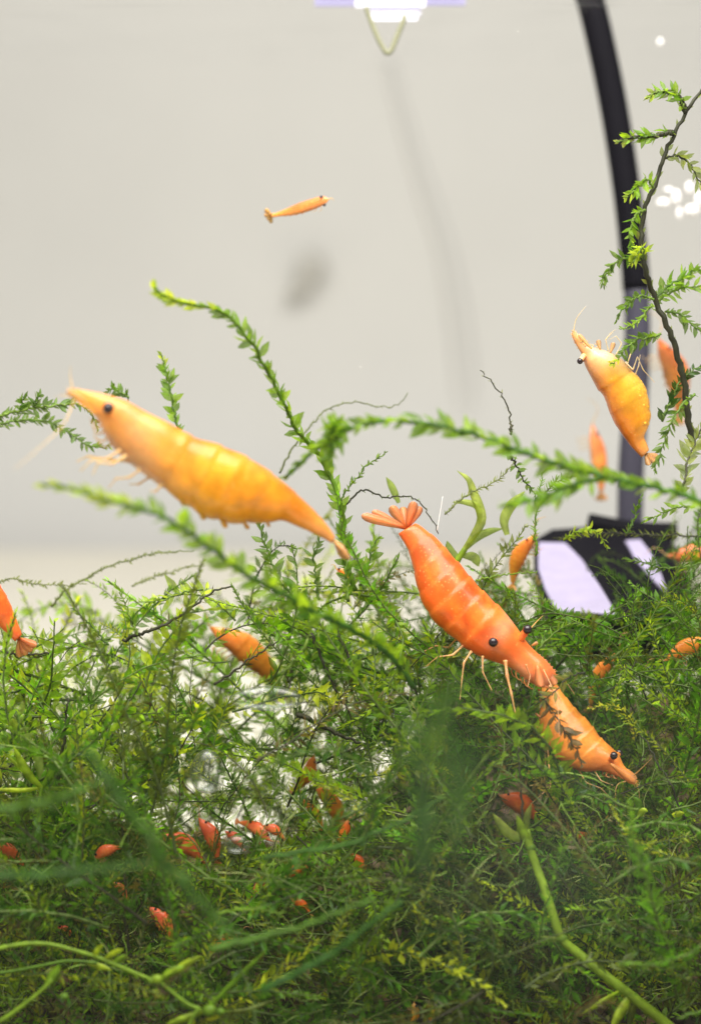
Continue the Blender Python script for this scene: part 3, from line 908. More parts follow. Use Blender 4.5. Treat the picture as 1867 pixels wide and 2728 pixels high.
generic('blurred pink-orange shrimp behind the moss right of the black hose', (1752, 905), (1822, 1130), 2.6, 3.0, PALEO, flip=1, fat=1.15)
generic('slim upright orange shrimp behind the long green strand, left of the hose', (1576, 1130), (1606, 1335), 3.2, 3.2, PALEO, flip=1, fat=0.8, bend=0.03)
generic('orange shrimp cut by the left edge, only its tail half showing', (-190, 1470), (92, 1728), -0.3, -0.1, ORANGE, bend=0.06)
generic('orange shrimp behind pale moss leaves above the wide clear bubble', (560, 1672), (775, 1852), 1.3, 1.6, AMBER, bend=0.08, mask=0.7)
generic('small orange shrimp bent in the moss right of the round clear bubble', (836, 2010), (780, 2120), 1.0, 1.2, AMBER, fat=1.2, mask=0.7)
generic('bright orange shrimp slanting down in the moss near the centre', (838, 2090), (930, 2240), 0.7, 0.9, AMBER, fat=1.0, mask=0.7)
generic('orange shrimp half hidden under the bright slanting one', (800, 2125), (872, 2235), 1.1, 1.1, AMBER, fat=0.8, mask=0.7)
generic('small red shrimp deep in the lower left moss, pale belly showing', (430, 2225), (560, 2300), 0.3, 0.5, RED, fat=1.3, mask=0.7)
generic('red-orange shrimp beside the small red one, under the round clear bubble', (530, 2180), (590, 2300), 0.5, 0.5, RED, fat=1.2, mask=0.7)
generic('bright red shrimp below the round clear bubble, dark eye showing', (720, 2240), (630, 2180), 0.3, 0.5, RED, flip=-1, fat=1.2, mask=0.7)
generic('red shrimp glowing low in the brown gravel at lower left', (395, 2415), (470, 2520), 0.1, 0.1, RED, fat=1.3, mask=0.7)
generic('red shrimp curled at the end of the long dark green strand', (640, 2490), (545, 2545), 0.0, 0.2, RED, fat=1.2, flip=-1, mask=0.7)
generic('tiny red shrimp at the left edge above the dark blurred strand', (-30, 2250), (80, 2310), 0.3, 0.3, RED, fat=1.2, mask=0.7)
generic('small scarlet shrimp between the two clear bubbles of the lower left', (600, 2215), (655, 2265), 0.5, 0.5, RED, fat=1.4, mask=0.7)
generic('small scarlet shrimp alone under the lower left clear bubble', (700, 2330), (665, 2400), 0.4, 0.4, RED, fat=1.3, mask=0.7)
generic('tiny scarlet shrimp at the lower left, left of the dark hanging thread', (150, 2470), (205, 2500), 0.2, 0.2, RED, fat=1.4, mask=0.7)
generic('tiny orange-red shrimp low in the moss at the left edge', (30, 2420), (60, 2480), 0.2, 0.2, RED, fat=1.3, mask=0.7)
generic('orange-red shrimp under the thread-like green strand', (760, 2340), (830, 2300), 0.3, 0.3, ORANGE, fat=1.3, mask=0.7)
generic('small orange-red shrimp left of the big blurred green tuft', (930, 2180), (890, 2250), 0.4, 0.4, ORANGE, fat=1.2, mask=0.7)
generic('coral shrimp lying level beside the dark hanging thread, lower left', (250, 2290), (330, 2250), 0.2, 0.2, RED, fat=1.4, mask=0.7)
generic('coral shrimp below the level blurred strand, left of the black bare stem', (300, 2350), (345, 2400), 0.1, 0.1, RED, fat=1.3, mask=0.7)
generic('orange shrimp curled beside the feathered pale moss fan', (775, 2395), (835, 2440), 0.1, 0.1, ORANGE, fat=1.3, mask=0.7)
generic('coral shrimp above the feathered pale moss fan', (700, 2200), (765, 2235), 0.3, 0.3, RED, fat=1.4, mask=0.7)
generic('amber shrimp behind the moss tuft left of the lavender reflections', (1425, 1425), (1350, 1570), 1.0, 1.2, AMBER, flip=-1, fat=1.0)
generic('amber shrimp lying right of the lavender reflections at the right edge', (1778, 1482), (1960, 1505), 2.1, 2.1, PALEO, fat=1.1)
generic('orange shrimp entering at the right edge below the lavender reflections', (1770, 1760), (1930, 1700), 0.4, 0.4, AMBER, fat=1.0)
generic('dull orange shrimp in dark moss right of the red-orange shrimp\'s head', (1650, 1735), (1555, 1895), 0.8, 0.9, AMBER, flip=-1, fat=0.8)
generic('small orange shrimp upright in dark moss left of the lime stem top', (1262, 2085), (1245, 2160), 0.5, 0.5, ORANGE, fat=1.2, mask=0.7)
generic('red-orange shrimp behind the top of the lime stem', (1330, 2120), (1450, 2190), 0.5, 0.6, ORANGE, fat=1.5, mask=0.7)
generic('tiny orange shrimp in dark moss right of the lime stem', (1510, 2245), (1570, 2215), 0.4, 0.4, ORANGE, fat=1.4, mask=0.7)
generic('orange shrimp in brown gravel left of the bright thin strand', (930, 2270), (985, 2350), 0.6, 0.6, ORANGE, fat=1.1, mask=0.7)
generic('tiny yellow-orange shrimp upright at the bottom edge, left of its twin', (1102, 2670), (1095, 2740), -0.6, -0.6, YELLOW, fat=1.4)
generic('tiny yellow-orange shrimp upright at the bottom edge, right of its twin', (1140, 2672), (1150, 2735), -0.6, -0.6, YELLOW, fat=1.5)
generic('tiny orange shrimp in moss just below the swimming shrimp\'s tail', (895, 1515), (935, 1545), 0.5, 0.5, AMBER, fat=1.2)

# ---------------------------------------------------------------- hose, filter, lamp, hook, reflection band, blob, bubbles
hose = empty('air_hose', P(1560, 740, 4.0)); tag(hose, 'black curved hose running down the right side of the tank', 'hose')
path = spline([P(1535, -90, 4.2), P(1571, 0, 4.2), P(1607, 150, 4.2), P(1640, 320, 4.2), P(1670, 520, 4.2), P(1689, 700, 4.2), P(1694, 772, 4.2)], 40)
v, f = tube(path, 0.138, 16); mesh_obj('tubing', v, f, M['black'], hose)
path = spline([P(1694, 765, 4.2), P(1697, 900, 4.2), P(1690, 1100, 4.2), P(1680, 1250, 4.2), P(1676, 1445, 4.2)], 30)
v, f = tube(path, 0.130, 16); mesh_obj('riser_pipe', v, f, M['slate'], hose)

base_ = empty('filter_base', P(1610, 1620, 2.2)); tag(base_, 'black filter block with two lavender LED reflections built as slabs, half buried in moss', 'filter')
def slab(px_list, thick, e_fn, mat, name, nrm=None):
    top = [P(x, y, e_fn(x, y)) for x, y in px_list]
    c = np.mean(top, axis=0)
    n_ = unit(np.cross(top[1] - top[0], top[2] - top[0]))
    if n_ @ FWD < 0: n_ = -n_
    k = len(top)
    # slightly raised, bevelled rim
    inner = [p + (c - p) * 0.05 - n_ * 0.012 for p in top]
    V = inner + top + [p + n_ * thick for p in top]
    F = [tuple(range(k))]
    for r0 in (0, k):
        for i in range(k):
            j = (i + 1) % k
            F.append((r0 + i, r0 + j, r0 + k + j, r0 + k + i))
    F.append(tuple(range(3 * k - 1, 2 * k - 1, -1)))
    return mesh_obj(name, V, F, mat, base_, smooth=False)
ef = lambda x, y: 1.6 + (1640 - y) * 0.0075          # the front leans back
slab([(1420, 1440), (1421, 1520), (1465, 1632), (1600, 1650), (1790, 1652), (1840, 1560), (1800, 1455), (1760, 1415), (1590, 1402), (1470, 1410)], 0.45, lambda x, y: ef(x, y) + 0.05, M['black'], 'body')
slab([(1433, 1444), (1432, 1514), (1450, 1568), (1478, 1626), (1644, 1637), (1600, 1565), (1549, 1490), (1505, 1446)], 0.04, lambda x, y: ef(x, y) - 0.02, M['panel'], 'led_reflection')  # LED reflection on the block, built as a pale slab
slab([(1663, 1440), (1703, 1437), (1735, 1478), (1760, 1530), (1778, 1582), (1740, 1548), (1690, 1490)], 0.04, lambda x, y: ef(x, y) - 0.02, M['panel'], 'led_reflection')  # second LED reflection, built the same way
v, f = tube(spline([P(1565, 1392, 3.4), P(1680, 1412, 3.4), P(1800, 1418, 3.4)], 12), 0.09, 10); mesh_obj('rim', v, f, M['black'], base_)

for (x, y, r_) in [(1460, 1480, 30), (1490, 1520, 40), (1500, 1570, 48), (1540, 1600, 40), (1590, 1615, 26), (1690, 1465, 24), (1715, 1500, 22), (1745, 1540, 18), (1765, 1570, 12)]: MASKS.append((x, y, r_, 2.4))
lamp = empty('led_lamp', P(1045, 8, 2.9)); tag(lamp, 'glowing lavender white lamp bar at the top edge, at the water line', 'lamp')
def bar(x0, x1, y0, y1, e, depth, mat, name):
    a, b_, c, d = P(x0, y0, e), P(x1, y0, e), P(x1, y1, e), P(x0, y1, e)
    fwd = np.array((0, depth, 0))
    V = [a, b_, c, d, a + fwd, b_ + fwd, c + fwd, d + fwd]
    F = [(0, 1, 2, 3), (7, 6, 5, 4), (0, 4, 5, 1), (1, 5, 6, 2), (2, 6, 7, 3), (3, 7, 4, 0)]
    return mesh_obj(name, V, F, mat, lamp, smooth=False)
bar(838, 945, -30, 14, 2.9, 0.25, M['lampside'], 'side_glow')
bar(947, 1133, -30, 16, 2.88, 0.25, M['lamp'], 'diffuser')
bar(1135, 1240, -30, 12, 2.9, 0.25, M['lampside'], 'side_glow')
bar(840, 1238, -80, -31, 2.8, 0.3, M['housing'], 'housing')
bar(991, 1112, 41, 52, 2.9, 0.2, M['lamp'], 'lamp_reflection')  # the lamp's reflection in the water, modelled as a glowing strip
bar(984, 1120, 17.5, 40, 2.94, 0.25, M['housing'], 'reflection_gap')  # grey gap between the lamp and its modelled reflection

v, f = tube(spline([P(975, 18, 2.5), P(990, 62, 2.5), P(1008, 105, 2.5), P(1024, 134, 2.5), P(1033, 142, 2.5), P(1043, 132, 2.5), P(1056, 100, 2.5), P(1074, 56, 2.5), P(1078, 40, 2.5)], 40), 0.024, 8)
o = mesh_obj('wire_hook', v, f, M['hook'], origin=P(1034, 141, 2.5)); tag(o, 'thin olive V-shaped wire hanging under the lamp', 'wire')
v, f = tube(spline([on_panel(1034, 160), on_panel(1075, 320), on_panel(1130, 500), on_panel(1180, 650), on_panel(1215, 820), on_panel(1235, 1000), on_panel(1245, 1200)], 40), np.linspace(0.08, 0.24, 40), 10)  # dim reflection band, modelled as a tube on the back panel
o = mesh_obj('reflection_band', v, f, M['band'], origin=on_panel(1215, 820)); tag(o, 'faint reflection modelled as pale grey cord slanting down the back panel', 'band')

# grey blob on the back panel, far out of focus
sn = empty('blob', P(818, 735, 24.5)); tag(sn, 'blurred grey blob on the back panel below the young shrimp', 'blob')  # plain grey blob made of a coil and a slanting lobe
prt = []
for k in range(26):
    a = k * 0.42; r_ = 0.2 * (1 - k / 30)
    prt.append(P(826, 712, 24.3) + RGT * (math.cos(a) * r_ * 0.9) + UPV * (math.sin(a) * r_) - FWD * 0.012 * k)
v, f = tube(prt, np.linspace(0.17, 0.03, 26), 10); mesh_obj('coil', v, f, M['coil'], sn)
path = spline([P(768, 795, 24.5), P(790, 772, 24.45), P(815, 750, 24.4), P(838, 715, 24.4), P(848, 690, 24.4)], 20)
v, f = tube(path, 0.05 + 0.13 * np.sin(np.linspace(0.15, 2.9, 20)), 10); mesh_obj('lobe', v, f, M['coil'], sn)

def bubble(label, px, py, e, rx, ry, cat='bubble', group='clear bubbles caught in the moss', mat=None, name='clear_bubble', cut=False):
    c = P(px, py, e)
    V_, F_ = ball((0, 0, 0), 1.0, 28, 18)
    sag = V_[:, 2].copy()
    V_ = V_.copy()
    V_[:, 0] *= rx * S * (1 - 0.12 * sag); V_[:, 1] *= min(rx, ry) * S * 0.8; V_[:, 2] *= ry * S
    o_ = mesh_obj(name, V_ + c, F_, mat or M['bubble'], origin=c)
    if name == 'clear_bubble':
        for k in range(-3, 4): MASKS.append((px + rx * k / 5, py + ry * 0.4, min(rx, ry) * 0.5, e))
    return tag(o_, label, cat, group)
bubble('wide flat clear bubble in the moss under the orange shrimp', 712, 1860, 0.1, 98, 34)
bubble('round clear bubble in the moss left of centre', 553, 2055, -0.1, 46, 60)
bubble('faint clear bubble under the bright red shrimp', 632, 2250, -0.1, 34, 26)
for k, (x, y, r_) in enumerate([(1765, 540, 15), (1800, 525, 17), (1835, 500, 13), (1842, 560, 18), (1808, 568, 12), (1780, 505, 10), (1860, 530, 14)]):
    names = ['leftmost', 'central', 'uppermost', 'large lower right', 'small lower middle', 'small upper left', 'rightmost']
    bubble(names[k] + ' white glinting bubble of the cluster at the right edge', x, y, 4.0, r_ * (1.35, 0.8, 1.0, 1.25, 0.7, 1.5, 0.9)[k], r_ * (0.9, 1.4, 1.5, 1.0, 1.6, 0.7, 1.5)[k], group='painted glint bubbles at the right edge', mat=M['glint_white'], name='glint_bubble')
bubble('single small white glint high at the right, beside the hose', 1757, 112, 4.6, 9, 12, group='painted glint bubbles at the right edge', mat=M['glint_white'], name='glint_bubble')
v, f = tube(spline([P(1179, 1322, 0.2), P(1172, 1365, 0.2), P(1163, 1418, 0.2)], 10), np.linspace(0.002, 0.004, 10), 5)
o = mesh_obj('white_fibre', v, f, M['fibre'], origin=P(1172, 1365, .2)); tag(o, 'thin white fibre standing beside the red-orange shrimp\'s tail', 'fibre')


# ---------------------------------------------------------------- single moss strands that stand out (pixel, pixel, depth), base to tip
A = 'moss_strand'
strand(A, 'tall arching strand rising above the swimming shrimp, tip bent over to the left',
       [(945, 1570, .1), (918, 1480, 0), (915, 1400, 0), (905, 1335, -.1), (880, 1270, -.1), (845, 1205, -.2), (800, 1160, -.4), (765, 1095, -.6), (728, 1020, -.8), (680, 930, -1.0), (625, 855, -1.2), (560, 817, -1.3), (480, 806, -1.5), (440, 788, -1.6), (413, 766, -1.7)],
       'bright', 'lime', 0.095, 0.034, 0.70, 0.022, tip='lime', jitter=0.7, n=70, taper=1.1, grow=1.45)
strand(A, 'long thick bright green strand arching from the centre to the right edge',
       [(1950, 1375, -2.0), (1867, 1340, -2.0), (1800, 1312, -2.0), (1700, 1290, -2.0), (1600, 1268, -2.0), (1500, 1240, -2.0), (1400, 1208, -2.0), (1300, 1168, -2.0), (1212, 1143, -2.0), (1124, 1126, -2.0), (1027, 1122, -2.0), (950, 1135, -1.9), (886, 1165, -1.8), (816, 1221, -1.7), (752, 1277, -1.6)],
       'bright', 'emerald', 0.095, 0.030, 0.75, 0.022, jitter=0.7, n=90, grow=1.5,
       branches=[[(1600, 1270, -2), (1500, 1300, -2.1), (1430, 1330, -2.1), (1340, 1345, -2.2)], [(880, 1170, -1.8), (890, 1130, -1.8), (880, 1240, -1.8)]])
strand(A, 'thick blurred strand below the swimming shrimp, slanting from a pale tip down to the centre',
       [(1100, 1830, -1.2), (1040, 1750, -1.4), (960, 1690, -1.6), (880, 1650, -1.8), (780, 1600, -2), (690, 1550, -2.2), (600, 1490, -2.4), (520, 1430, -2.6), (440, 1380, -2.8), (360, 1352, -2.9), (270, 1325, -3), (200, 1305, -3), (110, 1290, -3)],
       'bright', 'emerald', 0.11, 0.036, 0.80, 0.024, tip='lime', jitter=0.6, n=80, grow=1.6)
strand(A, 'short upright sprig behind the swimming shrimp\'s back, leaves in two neat rows',
       [(478, 1160, .6), (468, 1110, .6), (458, 1060, .6), (448, 1010, .6), (438, 970, .6), (425, 938, .6)], 'bright', 'green', 0.085, 0.032, 0.75, 0.012, tip='lime', jitter=0.2)
strand(A, 'curved sprig entering at the left edge behind the shrimp\'s head, upper one',
       [(-20, 1112, .5), (40, 1098, .5), (90, 1088, .5), (140, 1080, .5), (190, 1076, .5), (225, 1082, .5), (248, 1105, .5), (262, 1150, .5)], 'mid', 'green', 0.070, 0.028, 0.9, 0.014, jitter=0.5,
       branches=[[(55, 1095, .5), (62, 1070, .5), (70, 1058, .5)], [(90, 1088, .5), (98, 1065, .45), (108, 1052, .4)]])
strand(A, 'curved sprig entering at the left edge behind the shrimp\'s head, lower one',
       [(-20, 1132, .7), (40, 1122, .7), (90, 1118, .7), (140, 1128, .7), (180, 1150, .7), (220, 1178, .7), (260, 1190, .7), (295, 1192, .7)], 'mid', 'green', 0.065, 0.026, 0.9, 0.012, tip='bright', jitter=0.5)
strand(A, 'fragment of moss peeping over the swimming shrimp\'s head', [(345, 1060, .5), (320, 1045, .5), (300, 1038, .5), (285, 1044, .5)], 'mid', 'green', 0.06, 0.022, 0.9, 0.010)
# the branch at the right edge
strand('moss_branch', 'tall dark branch with bright side shoots in front of the hose at the right edge',
       [(1840, 1180, .3), (1830, 1100, .25), (1818, 1020, .2), (1800, 940, .15), (1772, 862, .1), (1742, 792, .1), (1718, 725, 0), (1706, 650, 0), (1712, 575, 0), (1738, 500, 0), (1764, 432, 0), (1790, 368, 0), (1820, 308, 0), (1870, 235, 0), (1900, 190, 0)],
       'olive', 'dark', 0.070, 0.105, 0.6, 0.030, n=70, tip=None,
       branches=[[(1822, 296, 0), (1815, 268, -.05), (1795, 250, -.1), (1765, 244, -.1), (1740, 250, -.15), (1722, 262, -.15)],
                 [(1792, 352, 0), (1755, 360, -.1), (1720, 364, -.1), (1680, 368, -.15), (1640, 377, -.15)]])
for lab, pts, lf, tp, sz in [
    ('bright curled shoot with a pale tip, topmost on the dark right-hand branch', [(1822, 292, -.02), (1812, 265, -.08), (1790, 246, -.12), (1762, 243, -.14), (1738, 250, -.16), (1722, 262, -.18)], 'bright', 'lime', .075),
    ('pale-tipped shoot crossing the hose, second from the top of the right branch', [(1790, 350, -.02), (1752, 358, -.1), (1715, 364, -.13), (1675, 368, -.15), (1642, 377, -.18)], 'bright', 'pale', .080),
    ('brownish drooping shoot right of the dark branch, reaching the right edge', [(1768, 425, .05), (1800, 415, .1), (1830, 430, .12), (1850, 462, .12), (1880, 510, .1)], 'olive', None, .085),
    ('short bright shoot lying on the hose below the pale-tipped one', [(1740, 500, -.03), (1722, 478, -.1), (1705, 490, -.12), (1685, 510, -.14), (1665, 525, -.15)], 'bright', 'lime', .080),
    ('drooping thin shoot on the hose left of the dark stem', [(1716, 560, -.03), (1695, 570, -.1), (1680, 600, -.12), (1678, 640, -.12), (1688, 665, -.12)], 'bright', None, .065),
    ('vivid rosette shoot in front of the hose', [(1712, 690, -.03), (1712, 660, -.15), (1700, 665, -.2), (1688, 690, -.22), (1680, 705, -.22)], 'lime', 'lime', .085),
    ('feathery shoot reaching left off the hose with its tip hooked down', [(1712, 690, .02), (1680, 682, .0), (1650, 692, -.02), (1625, 712, -.02), (1608, 745, -.02), (1606, 762, -.02)], 'mid', 'mid', .075),
    ('bushy shoot at the right edge, upper of the fan right of the dark stem', [(1745, 795, .1), (1775, 765, .15), (1815, 742, .2), (1850, 722, .2), (1900, 705, .2)], 'bright', None, .085),
    ('bushy shoot at the right edge, lower of the fan right of the dark stem', [(1748, 805, .15), (1790, 775, .2), (1830, 765, .25), (1890, 762, .25)], 'bright', 'lime', .085),
    ('drooping green shoot from the stem fork toward the right edge', [(1770, 830, .2), (1805, 835, .25), (1840, 862, .25), (1890, 900, .25)], 'mid', None, .08),
    ('thin curled shoot left of the stem, over the grey part of the hose', [(1742, 800, .0), (1712, 788, -.05), (1680, 800, -.08), (1655, 825, -.1), (1640, 855, -.1)], 'mid', None, .06),
    ('narrow lime shoot curving over the egg-bellied shrimp\'s head', [(1735, 812, .0), (1720, 830, -.1), (1700, 855, -.12), (1672, 873, -.14), (1648, 876, -.15)], 'bright', 'bright', .05),
    ('green shoot draped over the egg-bellied shrimp\'s cheek', [(1760, 890, -.1), (1730, 900, -.15), (1695, 905, -.2), (1668, 925, -.24), (1645, 955, -.26), (1625, 968, -.28)], 'mid', 'lime', .075),
    ('stubby dense shoot right of the egg-bellied shrimp', [(1760, 1120, .2), (1790, 1060, .2), (1810, 1020, .2), (1840, 990, .2), (1890, 970, .2)], 'dark', None, .08),
    ('long mossy shoot hanging from the right to the egg-bellied shrimp\'s tail', [(1850, 1050, -.1), (1810, 1085, -.15), (1785, 1130, -.2), (1768, 1180, -.2), (1752, 1225, -.2), (1742, 1255, -.2)], 'mid', 'mid', .075),
    ('thick pale shoot leaning at the right edge under the dark tangle', [(1815, 1310, -.4), (1830, 1240, -.3), (1850, 1180, -.2), (1880, 1120, -.1)], 'olive', None, .11),
]:
    strand(A, lab, pts, lf, 'green' if lf != 'olive' else 'dark', sz, 0.027, 0.85, 0.011, tip=tp, jitter=0.55)
# centre, between the two big shrimps and the pale plant
for lab, pts, lf, st, sz, kd, sp in [
    ('thin wiry tendril curling up above the long green strand', [(1362, 1158, -.3), (1358, 1120, 0), (1350, 1080, 0), (1330, 1045, 0), (1300, 1010, 0), (1278, 985, 0)], 'olive', 'dark', .03, 'narrow', .05),
    ('pale blurred tendril arching above the fork of the tall strand', [(745, 1260, .8), (775, 1200, .8), (830, 1130, .9), (880, 1085, 1), (950, 1072, 1), (1020, 1085, 1), (1065, 1075, 1), (1085, 1048, 1)], 'olive', 'olive', .03, 'narrow', .06),
    ('small twig with a swollen tip left of the red-orange shrimp\'s tail', [(905, 1335, 0), (925, 1305, 0), (955, 1270, 0), (975, 1242, 0), (1005, 1222, 0), (1028, 1206, 0)], 'mid', 'green', .045, 'broad', .03),
    ('dark wiry runner looping over the red-orange shrimp\'s tail', [(915, 1350, .1), (945, 1320, .1), (975, 1305, .1), (1020, 1325, .1), (1060, 1320, .1), (1110, 1332, .1), (1140, 1365, .1), (1165, 1420, .1)], 'mid', 'dark', .03, 'narrow', .05),
    ('bristly stem running from the pale plant up to the long green strand', [(1185, 1370, .3), (1215, 1340, .3), (1260, 1310, .3), (1310, 1290, .3), (1345, 1260, .3), (1370, 1230, .3)], 'olive', 'olive', .045, 'narrow', .016),
    ('dark fork of moss hanging under the long green strand', [(1350, 1195, -.5), (1372, 1235, -.3), (1395, 1280, -.1), (1420, 1310, 0), (1430, 1350, 0)], 'mid', 'dark', .055, 'broad', .028),
    ('vertical bright green bristly stem left of the lavender reflections', [(1428, 1480, -.2), (1425, 1430, -.2), (1428, 1380, -.2), (1432, 1330, -.2), (1440, 1280, -.2), (1450, 1250, -.2)], 'bright', 'lime', .04, 'narrow', .014),
    ('feathery moss fan right of the bright bristly stem', [(1430, 1330, 0), (1455, 1310, 0), (1475, 1290, .1), (1500, 1275, .1), (1535, 1268, .1)], 'mid', 'dark', .06, 'narrow', .02),
    ('arched thin shoot over the top of the filter block', [(1500, 1440, .6), (1520, 1425, .5), (1550, 1415, .4), (1575, 1412, .4), (1600, 1430, .4), (1615, 1460, .4)], 'lime', 'lime', .06, 'broad', .03),
    ('small leaning twig in front of the grey riser pipe', [(1668, 1425, .3), (1685, 1390, .3), (1695, 1350, .3), (1712, 1320, .3)], 'mid', 'green', .05, 'broad', .028),
    ('short lime-tipped sprig pointing left beside the riser pipe', [(1850, 1350, .0), (1800, 1352, 0), (1760, 1370, -.05), (1730, 1380, -.1), (1712, 1388, -.1)], 'bright', 'green', .07, 'broad', .04),
    ('runner of moss lying across the top of the lavender reflections', [(1880, 1430, .8), (1800, 1428, .8), (1720, 1425, .8), (1640, 1420, .8), (1560, 1425, .8), (1480, 1435, .8)], 'olive', 'dark', .05, 'narrow', .016),
    ('green shoot over the right-hand lavender reflection', [(1867, 1500, .4), (1820, 1510, .4), (1770, 1515, .4), (1720, 1500, .4), (1660, 1490, .4)], 'mid', 'green', .06, 'broad', .03),
    ('thin straight lime stem between the red-orange shrimp and the lavender reflections', [(1270, 1545, .1), (1330, 1532, .1), (1380, 1528, .1), (1430, 1522, .1)], 'lime', 'lime', .03, 'narrow', .05),
    ('bright sprig leaning right of the red-orange shrimp\'s far eye', [(1425, 1740, -.1), (1455, 1705, -.1), (1485, 1680, -.1), (1520, 1660, -.1)], 'bright', 'green', .09, 'narrow', .035),
    ('dark stem with leaf pairs crossing the moss-wrapped shrimp\'s back', [(1440, 1850, -.5), (1465, 1890, -.55), (1490, 1925, -.6), (1515, 1965, -.6), (1540, 2010, -.6), (1550, 2040, -.6)], 'brown', 'dark', .085, 'broad', .035),
    ('green shoot wound over the moss-wrapped shrimp\'s tail', [(1560, 1790, -.5), (1520, 1800, -.5), (1480, 1840, -.55), (1450, 1865, -.55), (1425, 1880, -.5)], 'olive', 'dark', .075, 'broad', .04),
    ('lime sprig standing right of the moss-wrapped shrimp', [(1630, 1880, -.3), (1640, 1850, -.3), (1650, 1820, -.3), (1660, 1800, -.3)], 'lime', 'lime', .035, 'broad', .018),
    ('thin pale stem slanting right of the moss-wrapped shrimp', [(1600, 1955, -.2), (1640, 1940, -.2), (1680, 1925, -.2), (1720, 1918, -.2)], 'lime', 'lime', .02, 'narrow', .04),
]:
    strand(A, lab, pts, lf, st, sz, sp, 0.85, 0.009, kind=kd, jitter=0.6)
# left side of the mat
for lab, pts, lf, st, sz, kd, sp, rd in [
    ('dark brown stem with curled leaves rising to the right at the left of the mat', [(330, 1705, .2), (400, 1680, .1), (460, 1655, .1), (520, 1610, 0), (570, 1575, 0), (620, 1560, 0)], 'brown', 'dark', .065, 'narrow', .05, .016),
    ('comb-like lime sprig above the dark brown stem', [(540, 1570, .1), (500, 1575, .1), (450, 1590, .1), (410, 1600, .1), (370, 1605, .1)], 'lime', 'green', .075, 'narrow', .022, .010),
    ('fresh green sprig pointing up left of the comb-like one', [(365, 1690, .1), (350, 1650, .1), (335, 1610, .1), (320, 1575, .1), (308, 1552, .1)], 'bright', 'green', .075, 'narrow', .026, .010),
    ('fresh green sprig leaning left in the left of the mat', [(290, 1720, 0), (265, 1690, 0), (240, 1660, 0), (215, 1640, 0), (190, 1620, 0)], 'bright', 'green', .08, 'narrow', .03, .010),
    ('thin beaded runner bridging the gap at the left, upper of two', [(140, 1615, 1), (180, 1570, 1), (240, 1535, 1), (300, 1505, 1), (380, 1482, 1), (450, 1470, 1), (520, 1468, 1)], 'olive', 'olive', .03, 'broad', .018, .010),
    ('thin beaded runner bridging the gap at the left, lower of two', [(350, 1560, 1.2), (400, 1540, 1.2), (450, 1525, 1.2), (500, 1512, 1.2), (545, 1508, 1.2)], 'olive', 'olive', .03, 'broad', .02, .009),
    ('pale runner along the top of the mat at the left edge', [(-20, 1560, .8), (30, 1542, .8), (90, 1555, .8), (160, 1558, .8), (230, 1555, .8)], 'olive', 'olive', .035, 'broad', .03, .008),
    ('dark runner crossing the left edge behind the cut-off shrimp', [(-20, 1735, .2), (40, 1742, .2), (100, 1742, .2), (160, 1738, .2)], 'brown', 'dark', .05, 'broad', .04, .012),
    ('dark stem crossing in front of the pale-hidden orange shrimp', [(570, 1825, -.3), (620, 1790, -.3), (670, 1755, -.3), (720, 1720, -.3), (770, 1700, -.3)], 'brown', 'dark', .06, 'narrow', .06, .012),
    ('green stem slanting down right beside the wide clear bubble', [(830, 1690, -.3), (800, 1740, -.3), (760, 1790, -.3), (720, 1840, -.3), (695, 1870, -.3)], 'mid', 'green', .05, 'broad', .07, .016),
    ('long dark twig with round leaves, left of two slanting down the centre', [(830, 1690, 0), (860, 1760, 0), (890, 1830, 0), (930, 1900, 0), (965, 1960, 0)], 'mid', 'dark', .075, 'broad', .045, .014),
    ('long dark twig with round leaves, right of two slanting down the centre', [(900, 1690, .1), (930, 1750, .1), (955, 1810, .1), (985, 1870, .1), (1010, 1930, .1)], 'mid', 'dark', .075, 'broad', .045, .014),
    ('thick brown twig at the right of the wide clear bubble', [(790, 1905, .1), (830, 1918, .1), (870, 1940, .1), (910, 1960, .1), (955, 1978, .1)], 'brown', 'dark', .03, 'narrow', .08, .024),
    ('leafy strand standing up right of the swimming shrimp\'s tail', [(930, 1600, 0), (920, 1540, 0), (925, 1480, 0), (915, 1430, 0), (910, 1390, 0)], 'bright', 'green', .09, 'broad', .028, .014),
    ('leafy green strand left of the red-orange shrimp, leaning right', [(960, 1560, .2), (980, 1510, .2), (990, 1460, .2), (1010, 1430, .2)], 'bright', 'green', .09, 'broad', .03, .012),
    ('leafy strand beneath the swimming shrimp\'s belly', [(780, 1590, .2), (740, 1540, .2), (720, 1480, .2), (700, 1430, .2), (690, 1390, .2)], 'mid', 'green', .085, 'broad', .028, .012),
    ('upright leafy strand below the swimming shrimp\'s tail root', [(850, 1600, .3), (840, 1540, .3), (835, 1480, .3), (850, 1430, .3)], 'mid', 'green', .085, 'broad', .03, .012),
    ('dark mossy stalk standing left of centre', [(150, 2110, -.3), (160, 2050, -.3), (170, 1980, -.3), (178, 1900, -.3), (180, 1860, -.3)], 'dark', 'dark', .05, 'narrow', .016, .018),
    ('fresh green tuft above the blurred dark strand at the left', [(180, 2060, -.4), (200, 2000, -.4), (220, 1950, -.4), (235, 1900, -.4)], 'lime', 'green', .10, 'broad', .035, .012),
    ('leafy sprig with large olive leaves at the left edge', [(10, 2010, -.5), (40, 1960, -.5), (50, 1920, -.5), (30, 1870, -.5)], 'pale', 'green', .14, 'broad', .05, .014),
]:
    strand(A, lab, pts, lf, st, sz, sp, 0.9, rd, kind=kd, jitter=0.6)
